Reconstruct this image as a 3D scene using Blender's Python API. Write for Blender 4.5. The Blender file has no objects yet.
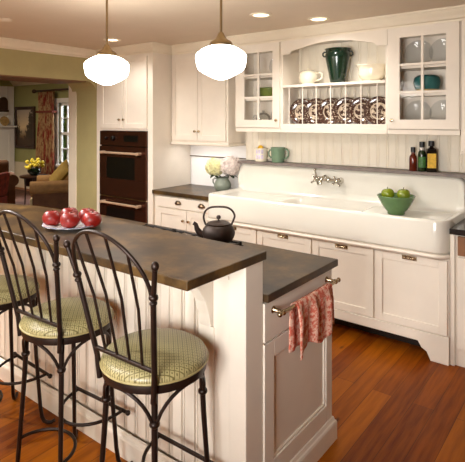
import bpy, math, random
from mathutils import Vector, Matrix
random.seed(7)
SC = bpy.context.scene
COL = SC.collection
PI = math.pi
def R(d): return math.radians(d)

# ------------------------------------------------------------------ mesh builder
class MB:
    def __init__(s): s.v = []; s.f = []
    def add(s, vs, fs, M=None):
        o = len(s.v)
        s.v += [tuple(M @ Vector(p)) if M else tuple(p) for p in vs]
        s.f += [tuple(i + o for i in f) for f in fs]
        return s
    def box(s, x0, x1, y0, y1, z0, z1, M=None):
        return s.add([(x0,y0,z0),(x1,y0,z0),(x1,y1,z0),(x0,y1,z0),(x0,y0,z1),(x1,y0,z1),(x1,y1,z1),(x0,y1,z1)],
                     [(0,3,2,1),(4,5,6,7),(0,1,5,4),(1,2,6,5),(2,3,7,6),(3,0,4,7)], M)
    def lathe(s, prof, n=32, M=None, cap0=True, cap1=True):
        vs, fs = [], []
        m = len(prof)
        for i in range(n):
            a = 2*PI*i/n
            for r, z in prof: vs.append((r*math.cos(a), r*math.sin(a), z))
        for i in range(n):
            j = (i+1) % n
            for k in range(m-1):
                fs.append((i*m+k, j*m+k, j*m+k+1, i*m+k+1))
        if cap0: fs.append(tuple(i*m for i in range(n))[::-1])
        if cap1: fs.append(tuple(i*m+m-1 for i in range(n)))
        return s.add(vs, fs, M)
    def tube(s, pts, r, n=10, closed=False, flat=1.0):
        P = [Vector(p) for p in pts]; m = len(P)
        rr = r if isinstance(r, (list, tuple)) else [r]*m
        vs, fs = [], []
        prev = None
        for i, p in enumerate(P):
            if closed: t = P[(i+1) % m] - P[i-1]
            else: t = P[min(i+1, m-1)] - P[max(i-1, 0)]
            t.normalize()
            if prev is None:
                u = Vector((0,0,1)).cross(t)
                if u.length < .15: u = Vector((1,0,0)).cross(t)
            else:
                u = prev - t*prev.dot(t)
            u.normalize(); prev = u
            w = t.cross(u)
            for k in range(n):
                a = 2*PI*k/n
                vs.append(p + u*rr[i]*math.cos(a) + w*rr[i]*flat*math.sin(a))
        for i in range(m if closed else m-1):
            j = (i+1) % m
            for k in range(n):
                l = (k+1) % n
                fs.append((i*n+k, i*n+l, j*n+l, j*n+k))
        if not closed:
            fs.append(tuple(range(n))[::-1]); fs.append(tuple((m-1)*n+k for k in range(n)))
        return s.add(vs, fs)
    def ball(s, c, r, n=14, m=9, sz=1.0):
        vs, fs = [], []
        prof = [(max(1e-4, r*math.sin(PI*k/(m-1))), -r*sz*math.cos(PI*k/(m-1))) for k in range(m)]
        return s.lathe(prof, n, Matrix.Translation(c))
    def prism(s, poly, h0, h1, axis='z'):
        n = len(poly)
        def mk(p, h):
            return {'z': (p[0],p[1],h), 'x': (h,p[0],p[1]), 'y': (p[0],h,p[1])}[axis]
        vs = [mk(p,h0) for p in poly] + [mk(p,h1) for p in poly]
        fs = [tuple(range(n))[::-1], tuple(range(n, 2*n))] + [(i,(i+1)%n,(i+1)%n+n,i+n) for i in range(n)]
        return s.add(vs, fs)
    def sweep(s, path, prof):
        """profile (outward distance, z) along an XY polyline, outward = to the right of travel"""
        m = len(path); k = len(prof); vs = []; fs = []
        P = [Vector((p[0], p[1])) for p in path]
        for i in range(m):
            d0 = (P[i]-P[i-1]).normalized() if i else (P[1]-P[0]).normalized()
            d1 = (P[i+1]-P[i]).normalized() if i < m-1 else d0
            n0 = Vector((d0.y,-d0.x)); n1 = Vector((d1.y,-d1.x))
            b = (n0+n1); b.normalize(); b = b/max(.25, b.dot(n0))
            for d, z in prof: vs.append((P[i].x+b.x*d, P[i].y+b.y*d, z))
        for i in range(m-1):
            for a in range(k):
                c = (a+1) % k
                fs.append((i*k+a, (i+1)*k+a, (i+1)*k+c, i*k+c))
        fs.append(tuple(range(k))); fs.append(tuple((m-1)*k+a for a in range(k))[::-1])
        return s.add(vs, fs)
    def build(s, name, mat, parent=None, off=None, smooth=False, bevel=0, seg=2):
        if off is None: off = tuple(parent['_o']) if parent is not None and '_o' in parent else (0,0,0)
        me = bpy.data.meshes.new(name)
        me.from_pydata([(p[0]-off[0], p[1]-off[1], p[2]-off[2]) for p in s.v], [], s.f)
        import bmesh
        b = bmesh.new(); b.from_mesh(me); bmesh.ops.recalc_face_normals(b, faces=b.faces); b.to_mesh(me); b.free()
        me.materials.append(mat)
        ob = bpy.data.objects.new(name, me); COL.objects.link(ob)
        if smooth:
            for p in me.polygons: p.use_smooth = True
            if smooth != 'all':
                try: me.set_sharp_from_angle(angle=R(40))
                except Exception: pass
        if bevel:
            mo = ob.modifiers.new('bev', 'BEVEL'); mo.width = bevel; mo.segments = seg; mo.limit_method = 'ANGLE'; mo.angle_limit = R(40)
            mo.harden_normals = False
        if parent is not None:
            ob.parent = parent; ob['_o'] = list(off)
        return ob

def tag(o, label=None, cat=None, group=None, kind=None):
    if label: o['label'] = label
    if cat: o['category'] = cat
    if group: o['group'] = group
    if kind: o['kind'] = kind
    return o
def thing(name, label, cat, loc=(0,0,0), rz=0, group=None, local=False):
    o = bpy.data.objects.new(name, None); COL.objects.link(o)
    o.location = loc; o.rotation_euler = (0,0,rz); o.empty_display_size = .1
    o['_o'] = [0,0,0] if local else list(loc)
    return tag(o, label, cat, group)
def copy_tree(o, parent=None):
    c = o.copy(); COL.objects.link(c)
    if parent is not None: c.parent = parent
    for ch in list(o.children): copy_tree(ch, c)
    return c
def struct(o): o['kind'] = 'structure'; return o

# ------------------------------------------------------------------ materials
def lin(c): return tuple(((x/255)/12.92 if x/255 <= .04045 else ((x/255+.055)/1.055)**2.4) for x in c) + (1,)
class NT:
    def __init__(s, name):
        s.m = bpy.data.materials.new(name); s.m.use_nodes = True
        s.t = s.m.node_tree; s.b = s.t.nodes['Principled BSDF']; s.out = s.t.nodes['Material Output']
    def n(s, typ, **kw):
        nd = s.t.nodes.new(typ)
        for k, v in kw.items():
            if k.startswith('i_'):
                key = k[2:]; key = int(key) if key.isdigit() else key.replace('_', ' ')
                nd.inputs[key].default_value = v
            else: setattr(nd, k, v)
        return nd
    def l(s, a, b): s.t.links.new(a, b)
    def coord(s, scale=(1,1,1), rot=(0,0,0), loc=(0,0,0), kind='Object'):
        tc = s.n('ShaderNodeTexCoord'); mp = s.n('ShaderNodeMapping')
        mp.inputs['Scale'].default_value = scale; mp.inputs['Rotation'].default_value = rot; mp.inputs['Location'].default_value = loc
        s.l(tc.outputs[kind], mp.inputs[0]); return mp.outputs[0]
    def noise(s, vec, scale, detail=4, rough=.55):
        nd = s.n('ShaderNodeTexNoise'); s.l(vec, nd.inputs['Vector'])
        nd.inputs['Scale'].default_value = scale; nd.inputs['Detail'].default_value = detail; nd.inputs['Roughness'].default_value = rough
        return nd.outputs['Fac']
    def ramp(s, fac, stops, interp='LINEAR'):
        nd = s.n('ShaderNodeValToRGB'); nd.color_ramp.interpolation = interp; e = nd.color_ramp.elements
        while len(e) < len(stops): e.new(.5)
        for el, (p, c) in zip(e, stops): el.position = p; el.color = c
        s.l(fac, nd.inputs[0]); return nd.outputs[0]
    def mix(s, fac, a, b, mode='MIX'):
        nd = s.n('ShaderNodeMix', data_type='RGBA', blend_type=mode)
        for sock, val in ((nd.inputs[0], fac), (nd.inputs[6], a), (nd.inputs[7], b)):
            if hasattr(val, 'type') and hasattr(val, 'links'): s.l(val, sock)
            else: sock.default_value = val
        return nd.outputs[2]
    def math(s, op, a, b=None):
        nd = s.n('ShaderNodeMath', operation=op)
        for sock, val in ((nd.inputs[0], a), (nd.inputs[1], b)):
            if val is None: continue
            if hasattr(val, 'links'): s.l(val, sock)
            else: sock.default_value = val
        return nd.outputs[0]
    def bump(s, h, strength=.2, dist=.01):
        nd = s.n('ShaderNodeBump'); nd.inputs['Strength'].default_value = strength; nd.inputs['Distance'].default_value = dist
        s.l(h, nd.inputs['Height']); s.l(nd.outputs[0], s.b.inputs['Normal'])
    def base(s, c):
        if hasattr(c, 'links'): s.l(c, s.b.inputs['Base Color'])
        else: s.b.inputs['Base Color'].default_value = c
    def pr(s, rough=.5, metal=0, coat=0, spec=None):
        s.b.inputs['Roughness'].default_value = rough; s.b.inputs['Metallic'].default_value = metal
        s.b.inputs['Coat Weight'].default_value = coat
        if spec is not None: s.b.inputs['Specular IOR Level'].default_value = spec
        return s
MATS = {}
def paint(name, rgb, rough=.45, metal=0, var=.06, scale=6, bump=0, coat=0):
    t = NT(name); t.pr(rough, metal, coat)
    v = t.coord(); nz = t.noise(v, scale, 3)
    c = lin(rgb); d = tuple(x*(1-var) for x in c[:3])+(1,); e = tuple(min(1, x*(1+var)) for x in c[:3])+(1,)
    t.base(t.ramp(nz, [(.3, d), (.7, e)]))
    if bump: t.bump(t.noise(v, 60, 3), bump, .002)
    MATS[name] = t.m; return t.m

CREAM = paint('cream_cabinet_paint', (230,220,205), .38, var=.03)
CREAMW = paint('cream_wall_paint', (230,221,203), .45, var=.03)
TRIMW = paint('white_trim_paint', (230,219,197), .45, var=.03)
OLIVE = paint('olive_wall_paint', (170,160,112), .6, var=.04)
SAGE = paint('sage_wall_paint', (164,164,110), .65, var=.04)
CEIL = paint('beige_ceiling_paint', (216,200,178), .75, var=.02)
TILEW = paint('white_backsplash_paint', (236,234,232), .25, var=.02)
IRON = paint('dark_bronze_iron', (40,26,19), .42, .55, var=.25, scale=30)
CASTIRON = paint('cast_iron', (50,35,27), .5, .35, var=.2, scale=40, bump=.2)
GRATE = paint('black_grate_iron', (26,20,17), .55, .3, var=.2, scale=40)
PORC = paint('white_porcelain', (228,224,212), .12, var=.015, coat=.4)
CHROME = paint('polished_chrome', (215,210,200), .12, 1, var=.03)
NICKEL = paint('antique_nickel', (186,168,140), .22, 1, var=.08)
PULLM = paint('antique_pewter', (120,100,78), .3, 1, var=.1)
BRASS = paint('aged_brass', (148,126,92), .3, 1, var=.08)
OVENM = paint('dark_reflective_oven_steel', (80,46,32), .24, .75, var=.12, scale=4)
OVENK = paint('black_oven_glass', (8,6,6), .25, 0, var=.05)
COPPERB = paint('polished_handle_steel', (226,196,164), .3, .55, var=.05)
BLACKST = paint('black_counter_stone', (30,25,24), .2, var=.2, scale=30)
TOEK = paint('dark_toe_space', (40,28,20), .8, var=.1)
GREENGL = paint('dark_green_glaze', (14,38,26), .14, var=.3, scale=18, coat=.2)
SAGEGL = paint('sage_green_glaze', (112,138,112), .22, var=.1, scale=18)
GREYGL = paint('grey_green_glaze', (128,136,122), .3, var=.15, scale=25)
BOWLGL = paint('green_bowl_glaze', (88,120,74), .22, var=.14, scale=14, coat=.15)
TEALGL = paint('teal_glaze', (28,92,92), .15, var=.3, scale=14)
OLIVEGL = paint('olive_green_glaze', (92,104,44), .25, var=.15)
CREAMGL = paint('cream_ironstone_glaze', (238,228,204), .14, var=.02, coat=.4)
REDF = paint('red_fruit_skin', (126,17,9), .38, var=.2, scale=25)
REDST = paint('dried_fruit_calyx', (70,30,14), .7, var=.2)
APPLE = paint('green_apple_skin', (124,138,24), .25, var=.18, scale=20, coat=.3)
STEMB = paint('brown_stem', (70,48,25), .7, var=.2)
LEAF = paint('dark_leaf', (34,50,24), .5, var=.3, scale=20)
LEMON = paint('yellow_lemon_skin', (226,178,24), .4, var=.08, scale=30)
LILAC = paint('painted_square', (208,196,214), .3, var=.25, scale=30)
HYY = paint('pale_yellow_petals', (238,232,180), .6, var=.2, scale=35)
HYP = paint('pinkish_white_petals', (232,216,208), .6, var=.3, scale=35)
YFLOW = paint('yellow_petals', (240,218,70), .6, var=.2, scale=30)
BLUEW = paint('blue_white_rim', (236,236,238), .12, var=.03, coat=.4)
BOTRED = paint('red_brown_sauce_glass', (92,30,14), .1, var=.3, scale=30, coat=.4)
BOTGRN = paint('dark_green_bottle_glass', (24,44,20), .08, var=.3, scale=30, coat=.4)
BOTBLK = paint('near_black_bottle_glass', (18,13,10), .08, var=.2, coat=.4)
CAPB = paint('black_cap', (16,12,12), .4, var=.1)
LABG = paint('green_label', (64,110,50), .5, var=.5, scale=60)
LABY = paint('yellow_label', (214,170,40), .5, var=.25, scale=40)
LABS = paint('silver_foil', (190,184,178), .3, .5, var=.1)
DKWOOD = paint('dark_wood', (58,34,20), .4, var=.25, scale=14)
BRWOOD = paint('brown_drawer_wood', (134,88,52), .5, var=.15, scale=10)
TAN = paint('tan_upholstery', (156,118,72), .85, var=.2, scale=14)
CREAMUP = paint('cream_upholstery', (196,176,136), .85, var=.1, scale=20)
BRNUP = paint('brown_upholstery', (92,58,34), .85, var=.25, scale=10)
OCHRE = paint('ochre_pillow_fabric', (150,122,50), .85, var=.15, scale=20)
REDUP = paint('red_patterned_fabric', (120,36,20), .85, var=.55, scale=14)
CARPET = paint('dark_carpet', (84,50,34), .95, var=.3, scale=8)
GRASS = paint('lawn', (70,100,40), .9, var=.2, scale=5)

def slate():
    t = NT('dark_slate_counter'); t.pr(.42)
    v = t.coord(); a = t.noise(v, 5.5, 7, .66); b = t.noise(v, 45, 3)
    c = t.ramp(a, [(.36, lin((42,29,15))), (.5, lin((70,50,25))), (.64, lin((106,79,40)))])
    c = t.mix(t.math('MULTIPLY', b, .35), c, lin((28,20,15))); t.base(c)
    t.b.inputs['Roughness'].default_value = .36; t.b.inputs['Specular IOR Level'].default_value = .4
    t.bump(t.math('ADD', a, t.math('MULTIPLY', b, .25)), .25, .004); return t.m
SLATE = slate()
def greyslate():
    t = NT('grey_slate_ledge'); t.pr(.5); v = t.coord(); a = t.noise(v, 14, 5)
    t.base(t.ramp(a, [(.3, lin((104,92,88))), (.7, lin((132,120,112)))])); t.bump(a, .2, .003); return t.m
LEDGE = greyslate()
def floorwood():
    t = NT('heart_pine_planks'); t.pr(.36, spec=.1)
    v = t.coord(rot=(0,0,R(90)))
    br = t.n('ShaderNodeTexBrick', offset=.37, squash=1); t.l(v, br.inputs['Vector'])
    br.inputs['Color1'].default_value = (0,0,0,1); br.inputs['Color2'].default_value = (1,1,1,1); br.inputs['Mortar'].default_value = (.5,.5,.5,1)
    br.inputs['Scale'].default_value = 1; br.inputs['Mortar Size'].default_value = .0016; br.inputs['Brick Width'].default_value = 1.9; br.inputs['Row Height'].default_value = .118
    br.inputs['Mortar Smooth'].default_value = .1; br.inputs['Bias'].default_value = 0
    g = t.coord(scale=(12,.8,1)); grain = t.noise(g, 3, 5, .6); big = t.noise(t.coord(scale=(5,.6,1)), 2, 3)
    tone = t.ramp(br.outputs['Color'], [(0, lin((88,34,3))), (.3, lin((136,68,6))), (.7, lin((182,106,16))), (1, lin((108,44,4)))])
    gr = t.ramp(grain, [(.36, lin((80,32,3))), (.62, lin((176,98,16)))])
    c = t.mix(.35, tone, gr); c = t.mix(t.math('MULTIPLY', big, .5), c, lin((104,42,12)))
    vo = t.n('ShaderNodeTexVoronoi'); t.l(t.coord(scale=(3.4,1.5,1)), vo.inputs['Vector']); vo.inputs['Scale'].default_value = 1.0
    knot = t.ramp(vo.outputs['Distance'], [(.03, (1,1,1,1)), (.065, (0,0,0,1))])
    c = t.mix(knot, c, lin((44,18,8)))
    c = t.mix(t.math('MULTIPLY', br.outputs['Fac'], .75), c, lin((48,20,8)))
    t.base(c)
    t.bump(t.math('SUBTRACT', t.math('MULTIPLY', grain, .3), br.outputs['Fac']), .2, .002); return t.m
FLOORW = floorwood()
def seatfab():
    t = NT('sage_lattice_fabric'); t.pr(.42, coat=.15)
    v = t.coord(rot=(0,0,R(45)))
    sp = t.n('ShaderNodeSeparateXYZ'); t.l(v, sp.inputs[0])
    def tri(x, f): return t.math('PINGPONG', t.math('MULTIPLY', x, f), 1.0)
    def mx(f): return t.math('MAXIMUM', t.math('ABSOLUTE', t.math('SUBTRACT', tri(sp.outputs[0], f), .5)), t.math('ABSOLUTE', t.math('SUBTRACT', tri(sp.outputs[1], f), .5)))
    ring = t.math('PINGPONG', t.math('MULTIPLY', mx(58), 3.6), 1.0)
    fac = t.ramp(ring, [(.38, (0,0,0,1)), (.6, (1,1,1,1))])
    t.base(t.mix(fac, lin((98,88,46)), lin((164,153,108))))
    t.bump(ring, .15, .002); return t.m
SEATF = seatfab()
def toile():
    t = NT('coral_toile_cloth'); t.pr(.9); v = t.coord()
    a = t.noise(v, 42, 5, .7); b = t.noise(v, 110, 3)
    f = t.ramp(t.math('ADD', a, t.math('MULTIPLY', t.math('SUBTRACT', b, .5), .35)), [(.46, (0,0,0,1)), (.54, (1,1,1,1))])
    t.base(t.mix(f, lin((204,100,78)), lin((230,186,164)))); return t.m
TOILE = toile()
def curtainfab():
    t = NT('red_and_cream_printed_fabric'); t.pr(.9); v = t.coord(scale=(1.7,1.7,.5))
    a = t.noise(v, 7, 5, .6); b = t.noise(v, 22, 3)
    f = t.ramp(a, [(.42, (0,0,0,1)), (.5, (1,1,1,1))]); g = t.ramp(b, [(.5, (0,0,0,1)), (.56, (1,1,1,1))])
    c = t.mix(f, lin((134,48,34)), lin((172,138,96))); c = t.mix(t.math('MULTIPLY', g, .6), c, lin((104,40,26))); t.base(c); return t.m
CURT = curtainfab()
def transfer(name, seed):
    t = NT(name); t.pr(.12, coat=.4)
    tc = t.n('ShaderNodeTexCoord'); sp = t.n('ShaderNodeSeparateXYZ'); t.l(tc.outputs['Object'], sp.inputs[0])
    r = t.math('SQRT', t.math('ADD', t.math('MULTIPLY', sp.outputs[0], sp.outputs[0]), t.math('MULTIPLY', sp.outputs[2], sp.outputs[2])))
    v = t.coord(loc=(seed*3.1, seed*1.7, seed)); a = t.noise(v, 30, 4, .7); b = t.noise(v, 75, 3)
    mid = t.ramp(a, [(.49, (0,0,0,1)), (.55, (1,1,1,1))]); rim = t.ramp(b, [(.55, (0,0,0,1)), (.63, (1,1,1,1))])
    ringm = t.ramp(r, [(.0, (0,0,0,1)), (.064, (0,0,0,1)), (.066, (1,1,1,1))])
    line = t.ramp(r, [(.0, (0,0,0,1)), (.060, (0,0,0,1)), (.062, (1,1,1,1)), (.067, (1,1,1,1)), (.069, (0,0,0,1))])
    edge = t.ramp(r, [(.0, (0,0,0,1)), (.110, (0,0,0,1)), (.112, (1,1,1,1))])
    br, cr = lin((66,40,31)), lin((212,194,170))
    c = t.mix(mid, br, cr); c2 = t.mix(t.math('MULTIPLY', rim, .75), br, cr)
    c = t.mix(ringm, c, c2); c = t.mix(line, c, cr); c = t.mix(edge, c, br); t.base(c); return t.m
def glassm(name, tint=(1,1,1,1), refl=.5):
    t = NT(name); tr = t.n('ShaderNodeBsdfTransparent'); tr.inputs[0].default_value = tint
    gl = t.n('ShaderNodeBsdfGlossy'); gl.inputs['Roughness'].default_value = .03
    fr = t.n('ShaderNodeFresnel'); fr.inputs[0].default_value = 1.45
    mx = t.n('ShaderNodeMixShader'); t.l(t.math('MULTIPLY', fr.outputs[0], refl), mx.inputs[0]); t.l(tr.outputs[0], mx.inputs[1]); t.l(gl.outputs[0], mx.inputs[2])
    t.l(mx.outputs[0], t.out.inputs[0]); t.t.nodes.remove(t.b); return t.m
PANE = glassm('clear_window_glass', (1,1,1,1), .22)
CRYST = glassm('clear_pressed_glass', (.91,.92,.925,1), .7)
def emit(name, rgb, s):
    t = NT(name); e = t.n('ShaderNodeEmission'); e.inputs[0].default_value = lin(rgb); e.inputs[1].default_value = s
    t.l(e.outputs[0], t.out.inputs[0]); t.t.nodes.remove(t.b); return t.m
GLOBE = emit('glowing_opal_glass', (255,248,238), 14)
BULB = emit('lit_downlight', (255,232,196), 9)
def painting():
    t = NT('dark_landscape_oil_painting'); t.pr(.4)
    v = t.coord(kind='Generated'); sp = t.n('ShaderNodeSeparateXYZ'); t.l(v, sp.inputs[0])
    n1 = t.noise(v, 4, 5); z = sp.outputs[2]
    sky = t.ramp(z, [(.25, lin((120,92,60))), (.5, lin((236,212,170))), (.95, lin((188,176,160)))])
    n2 = t.noise(v, 7, 5, .7)
    xs = t.math('ABSOLUTE', t.math('SUBTRACT', sp.outputs[0], .40))
    tree = t.math('SUBTRACT', t.math('ADD', t.math('MULTIPLY', xs, .8), t.math('MULTIPLY', n2, .9)), t.math('MULTIPLY', z, .35))
    f = t.ramp(tree, [(.44, (0,0,0,1)), (.50, (1,1,1,1))])
    c = t.mix(f, sky, lin((52,40,24)))
    g = t.ramp(t.math('ADD', z, t.math('MULTIPLY', n1, .25)), [(.30, (1,1,1,1)), (.36, (0,0,0,1))])
    t.base(t.mix(g, c, lin((70,50,30)))); return t.m
PAINTG = painting()

# ------------------------------------------------------------------ measures
CZ = 2.42          # ceiling
LX = -3.75         # kitchen face of the left wall
LX2 = -4.27        # living room face of the left wall
FY = -4.7          # wall behind the camera
RX = 2.7
JY = -.575         # jamb of the opening
LY = 2.2; LWX = -10.73

# ------------------------------------------------------------------ room shell
struct(MB().box(LWX-.1, RX+.1, FY-.1, LY+.1, -.06, 0).build('floor', FLOORW))
struct(MB().box(LX2, RX+.1, FY-.1, .1, CZ, CZ+.1).build('ceiling', CEIL))
struct(MB().box(LX2, RX+.1, 0, .1, 0, CZ).build('wall_back', TILEW))
struct(MB().box(RX, RX+.1, FY, 0, 0, CZ).build('wall_right', paint('ochre_wall_paint', (186,140,62), .6, var=.03)))
w = MB()
w.box(LX2, LX, FY, -3.4, 0, CZ)
w.box(LX2, LX, -3.4, JY, 2.07, CZ)
w.box(LX2, LX, JY, 0, 0, CZ)
# curved bracket in the corner of the opening
pts = [(JY, 2.07), (JY, 1.93)] + [(JY - .13*(1-math.cos(R(a))), 1.93+.14*math.sin(R(a))) for a in range(15, 91, 15)]
w.prism(pts, LX2+.06, LX, 'x')
struct(w.build('wall_left', OLIVE))
struct(MB().box(LX2+.002, LX-.002, -3.4, JY-.14, 2.058, 2.0695).build('trim_7', paint('brown_soffit_finish', (112,72,34), .5, var=.15)))  # thin brown board lining the underside of the opening's header
struct(MB().box(LX2-.02, LX2+.135, JY-.006, JY+.02, 0, 2.07).build('trim_3', TRIMW, bevel=.004))
# front wall behind the viewer, with an unseen window added for the key light
wx0, wx1, wz0, wz1 = -.3, .75, .85, 1.95
w = MB(); w.box(LX2, wx0, FY-.1, FY, 0, CZ); w.box(wx1, RX, FY-.1, FY, 0, CZ); w.box(wx0, wx1, FY-.1, FY, 0, wz0); w.box(wx0, wx1, FY-.1, FY, wz1, CZ)
struct(w.build('wall_front', CREAMW))
w = MB()
for x in (wx0, wx0+(wx1-wx0)/3, wx0+2*(wx1-wx0)/3, wx1): w.box(x-.03, x+.03, FY-.08, FY+.02, wz0, wz1)
for z in (wz0, wz1): w.box(wx0, wx1, FY-.08, FY+.03, z-.03, z+.03)
fw = struct(w.build('added_window', TRIMW))
pw = MB().box(wx0, wx1, FY-.05, FY-.044, wz0, wz1).build('pane', PANE, fw)
# thickened wall with bead board behind the sink
struct(MB().box(-2.0, RX, -.06, 0, 0, CZ).build('wall_sink', CREAMW))
def beadboard(x0, x1, y, z0, z1, pitch, depth=.006, gw=.009, thick=.018):
    prof = []; x = x0
    while x < x1-1e-6:
        xe = min(x+pitch, x1)
        prof += [(x, y+depth), (x+gw*.5, y+depth), (x+gw, y), (x+gw+.006, y), (x+gw+.009, y+depth*.6), (x+gw+.013, y), (xe-gw*.3, y)]
        x = xe
    prof += [(x1, y), (x1, y+thick), (x0, y+thick)]
    return MB().prism(prof, z0, z1, 'z')
struct(beadboard(-2.0, .62, -.078, 1.235, CZ-.02, .08).build('trim_4', CREAMW))
# crown mouldings
CP = [(0,2.325),(.012,2.325),(.014,2.338),(.03,2.345),(.04,2.365),(.062,2.388),(.07,2.402),(.082,2.405),(.082,CZ-.001),(0,CZ-.001)]
struct(MB().sweep([(LX,JY+.001),(-2.82,JY+.001),(-2.82,-.30),(-1.91,-.30),(-1.91,-.36),(.62,-.36)], CP).build('trim_1', TRIMW))
struct(MB().sweep([(LX,FY),(LX,JY)], [(d, z+.0) for d, z in CP]).build('trim_2', TRIMW))
# living room
w = MB(); wl0, wl1, wlz0, wlz1 = -8.80, -7.75, .66, 2.02
w.box(LWX, wl0, LY, LY+.1, 0, 2.6); w.box(wl1, LX2+.1, LY, LY+.1, 0, 2.6); w.box(wl0, wl1, LY, LY+.1, 0, wlz0); w.box(wl0, wl1, LY, LY+.1, wlz1, 2.6)
struct(w.build('wall_living', SAGE))
struct(MB().box(LWX-.1, LWX, -4.5, LY+.1, 0, 2.6).build('wall_fireplace', SAGE))
struct(MB().box(LWX-.1, LX2, -4.6, -4.5, 0, 2.6).build('wall_living_front', SAGE))
struct(MB().box(LX2, LX2+.1, .1, LY, 0, 2.6).build('wall_living_right', SAGE))
struct(MB().box(LWX-.1, LX2, -4.6, LY+.1, 2.6, 2.7).build('ceiling_living', CEIL))
struct(MB().sweep([(LWX, LY), (LX2, LY)], [(0,2.47),(.015,2.47),(.04,2.5),(.09,2.56),(.11,2.598),(0,2.598)]).build('trim_5', TRIMW))
struct(MB().box(LWX+.13, LX2-.6, -4.0, LY-.25, .001, .012).build('rug', CARPET)); 
r_ = bpy.data.objects['rug']; del r_['kind']; tag(r_, 'dark brown carpet covering the living room floor beyond the opening', 'rug')
struct(MB().box(LWX, LX2, LY-.02, LY, 0, .62).build('baseboard_living', TRIMW, bevel=.004))
# living room window
w = MB(); cas = .13
w.box(wl0-cas, wl0, LY-.03, LY+.02, wlz0-.03, wlz1+.1); w.box(wl1, wl1+cas, LY-.03, LY+.02, wlz0-.03, wlz1+.1)
w.box(wl0-cas-.02, wl1+cas+.02, LY-.045, LY+.02, wlz1, wlz1+.1); w.box(wl0-cas-.04, wl1+cas+.04, LY-.09, LY+.02, wlz0-.05, wlz0); w.box(wl0-cas, wl1+cas, LY-.03, LY+.01, wlz0-.16, wlz0-.05)
win = struct(w.build('window_1', TILEW, bevel=.004))
w = MB(); wm = (wl0+wl1)/2
w.box(wl0, wl0+.05, LY+.03, LY+.07, wlz0, wlz1); w.box(wl1-.05, wl1, LY+.03, LY+.07, wlz0, wlz1)
for z in (wlz0+.03, wlz1-.03, (wlz0+wlz1)/2): w.box(wl0, wl1, LY+.03, LY+.07, z-.03, z+.03)
for i in range(1, 4): x = wl0+(wl1-wl0)*i/4; w.box(x-.012, x+.012, LY+.035, LY+.065, wlz0, wlz1)
for z in (wlz0+(wlz1-wlz0)*.25, wlz0+(wlz1-wlz0)*.75): w.box(wl0, wl1, LY+.035, LY+.065, z-.012, z+.012)
w.build('sash', TILEW, win)
MB().box(wl0, wl1, LY+.048, LY+.052, wlz0, wlz1).build('pane', PANE, win)
# outside
g = MB().box(-30, 10, LY+.3, 30, -.3, -.2).build('lawn', GRASS); tag(g, 'green lawn outside the living room window', 'lawn', kind='stuff')
def foliage(n, c, rx, ry, rz, size, rnd):
    m = MB()
    for _ in range(n):
        while True:
            p = Vector((rnd.uniform(-1,1), rnd.uniform(-1,1), rnd.uniform(-1,1)))
            if .3 < p.length < 1: break
        q = Vector((c[0]+p.x*rx, c[1]+p.y*ry, c[2]+p.z*rz))
        M = Matrix.Translation(q) @ Matrix.Rotation(rnd.uniform(0,6.28),4,'Z') @ Matrix.Rotation(rnd.uniform(-1.2,1.2),4,'X')
        s = size*rnd.uniform(.6,1.3)
        m.add([(0,0,0),(s*.5,s*.4,.1*s),(0,s*1.3,0),(-s*.5,s*.4,.1*s)], [(0,1,2,3)], M)
    return m
rn = random.Random(3)
sh = thing('shrub', 'leafy green shrub seen through the living room window', 'shrub', (-12.7, 5.2, -.2))
foliage(1500, (-12.7,5.2,1.2), .75, .6, 1.2, .16, rn).build('foliage', paint('bright_leaf', (120,150,60), .6, var=.4, scale=3), sh)
MB().tube([(-12.7,5.2,-.2),(-12.72,5.2,.6),(-12.7,5.2,1.3)], [.06,.05,.03]).build('trunk', STEMB, sh)

# ------------------------------------------------------------------ cabinet helpers
def shaker(x0, x1, z0, z1, yf, th=.02, st=.055, rec=.008):
    """frame-and-panel front facing -Y, face at y=yf"""
    m = MB()
    m.box(x0, x0+st, yf, yf+th, z0, z1); m.box(x1-st, x1, yf, yf+th, z0, z1)
    m.box(x0+st, x1-st, yf, yf+th, z0, z0+st); m.box(x0+st, x1-st, yf, yf+th, z1-st, z1)
    m.box(x0+st-.002, x1-st+.002, yf+rec, yf+th, z0+st-.002, z1-st+.002)
    return m
def knob(x, z, yf, parent, r=.014, mat=NICKEL, label=None):
    M = Matrix.Translation((x, yf, z)) @ Matrix.Rotation(R(90), 4, 'X')
    o = MB().lathe([(.006,0),(.005,.01),(r*.9,.014),(r,.02),(r*.8,.027),(.002,.03)], 14, M).build('knob', mat, parent, smooth=True)
    return o
def cup_pull(x, z, yf, parent, w=.09, mat=None):
    m = MB(); n = 14; vs = []; fs = []
    for i in range(n+1):
        a = PI*i/n; c = -math.cos(a)*w/2; h = math.sin(a)
        for k in range(5):
            b = k/4*PI/2
            vs.append((x+c*(1-.12*math.sin(b)), yf-.001-.026*h*math.sin(b), z-.012+.036*h*math.cos(b)))
    for i in range(n):
        for k in range(4): fs.append((i*5+k, (i+1)*5+k, (i+1)*5+k+1, i*5+k+1))
    m.add(vs, fs)
    o = m.build('cup_pull', PULLM, parent, smooth='all')
    so = o.modifiers.new('s', 'SOLIDIFY'); so.thickness = .003
    return o
def latch(x, z, yf, parent, mat=NICKEL):
    m = MB(); m.box(x-.05, x+.05, yf-.004, yf, z-.014, z+.014); 
    for dx in (-.03, 0, .03): m.ball((x+dx, yf-.012, z), .0125, 10, 7)
    m.tube([(x-.04, yf-.012, z-.002), (x+.04, yf-.012, z-.002)], .005, 8)
    return m.build('latch_pull', mat, parent, smooth=True)

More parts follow.
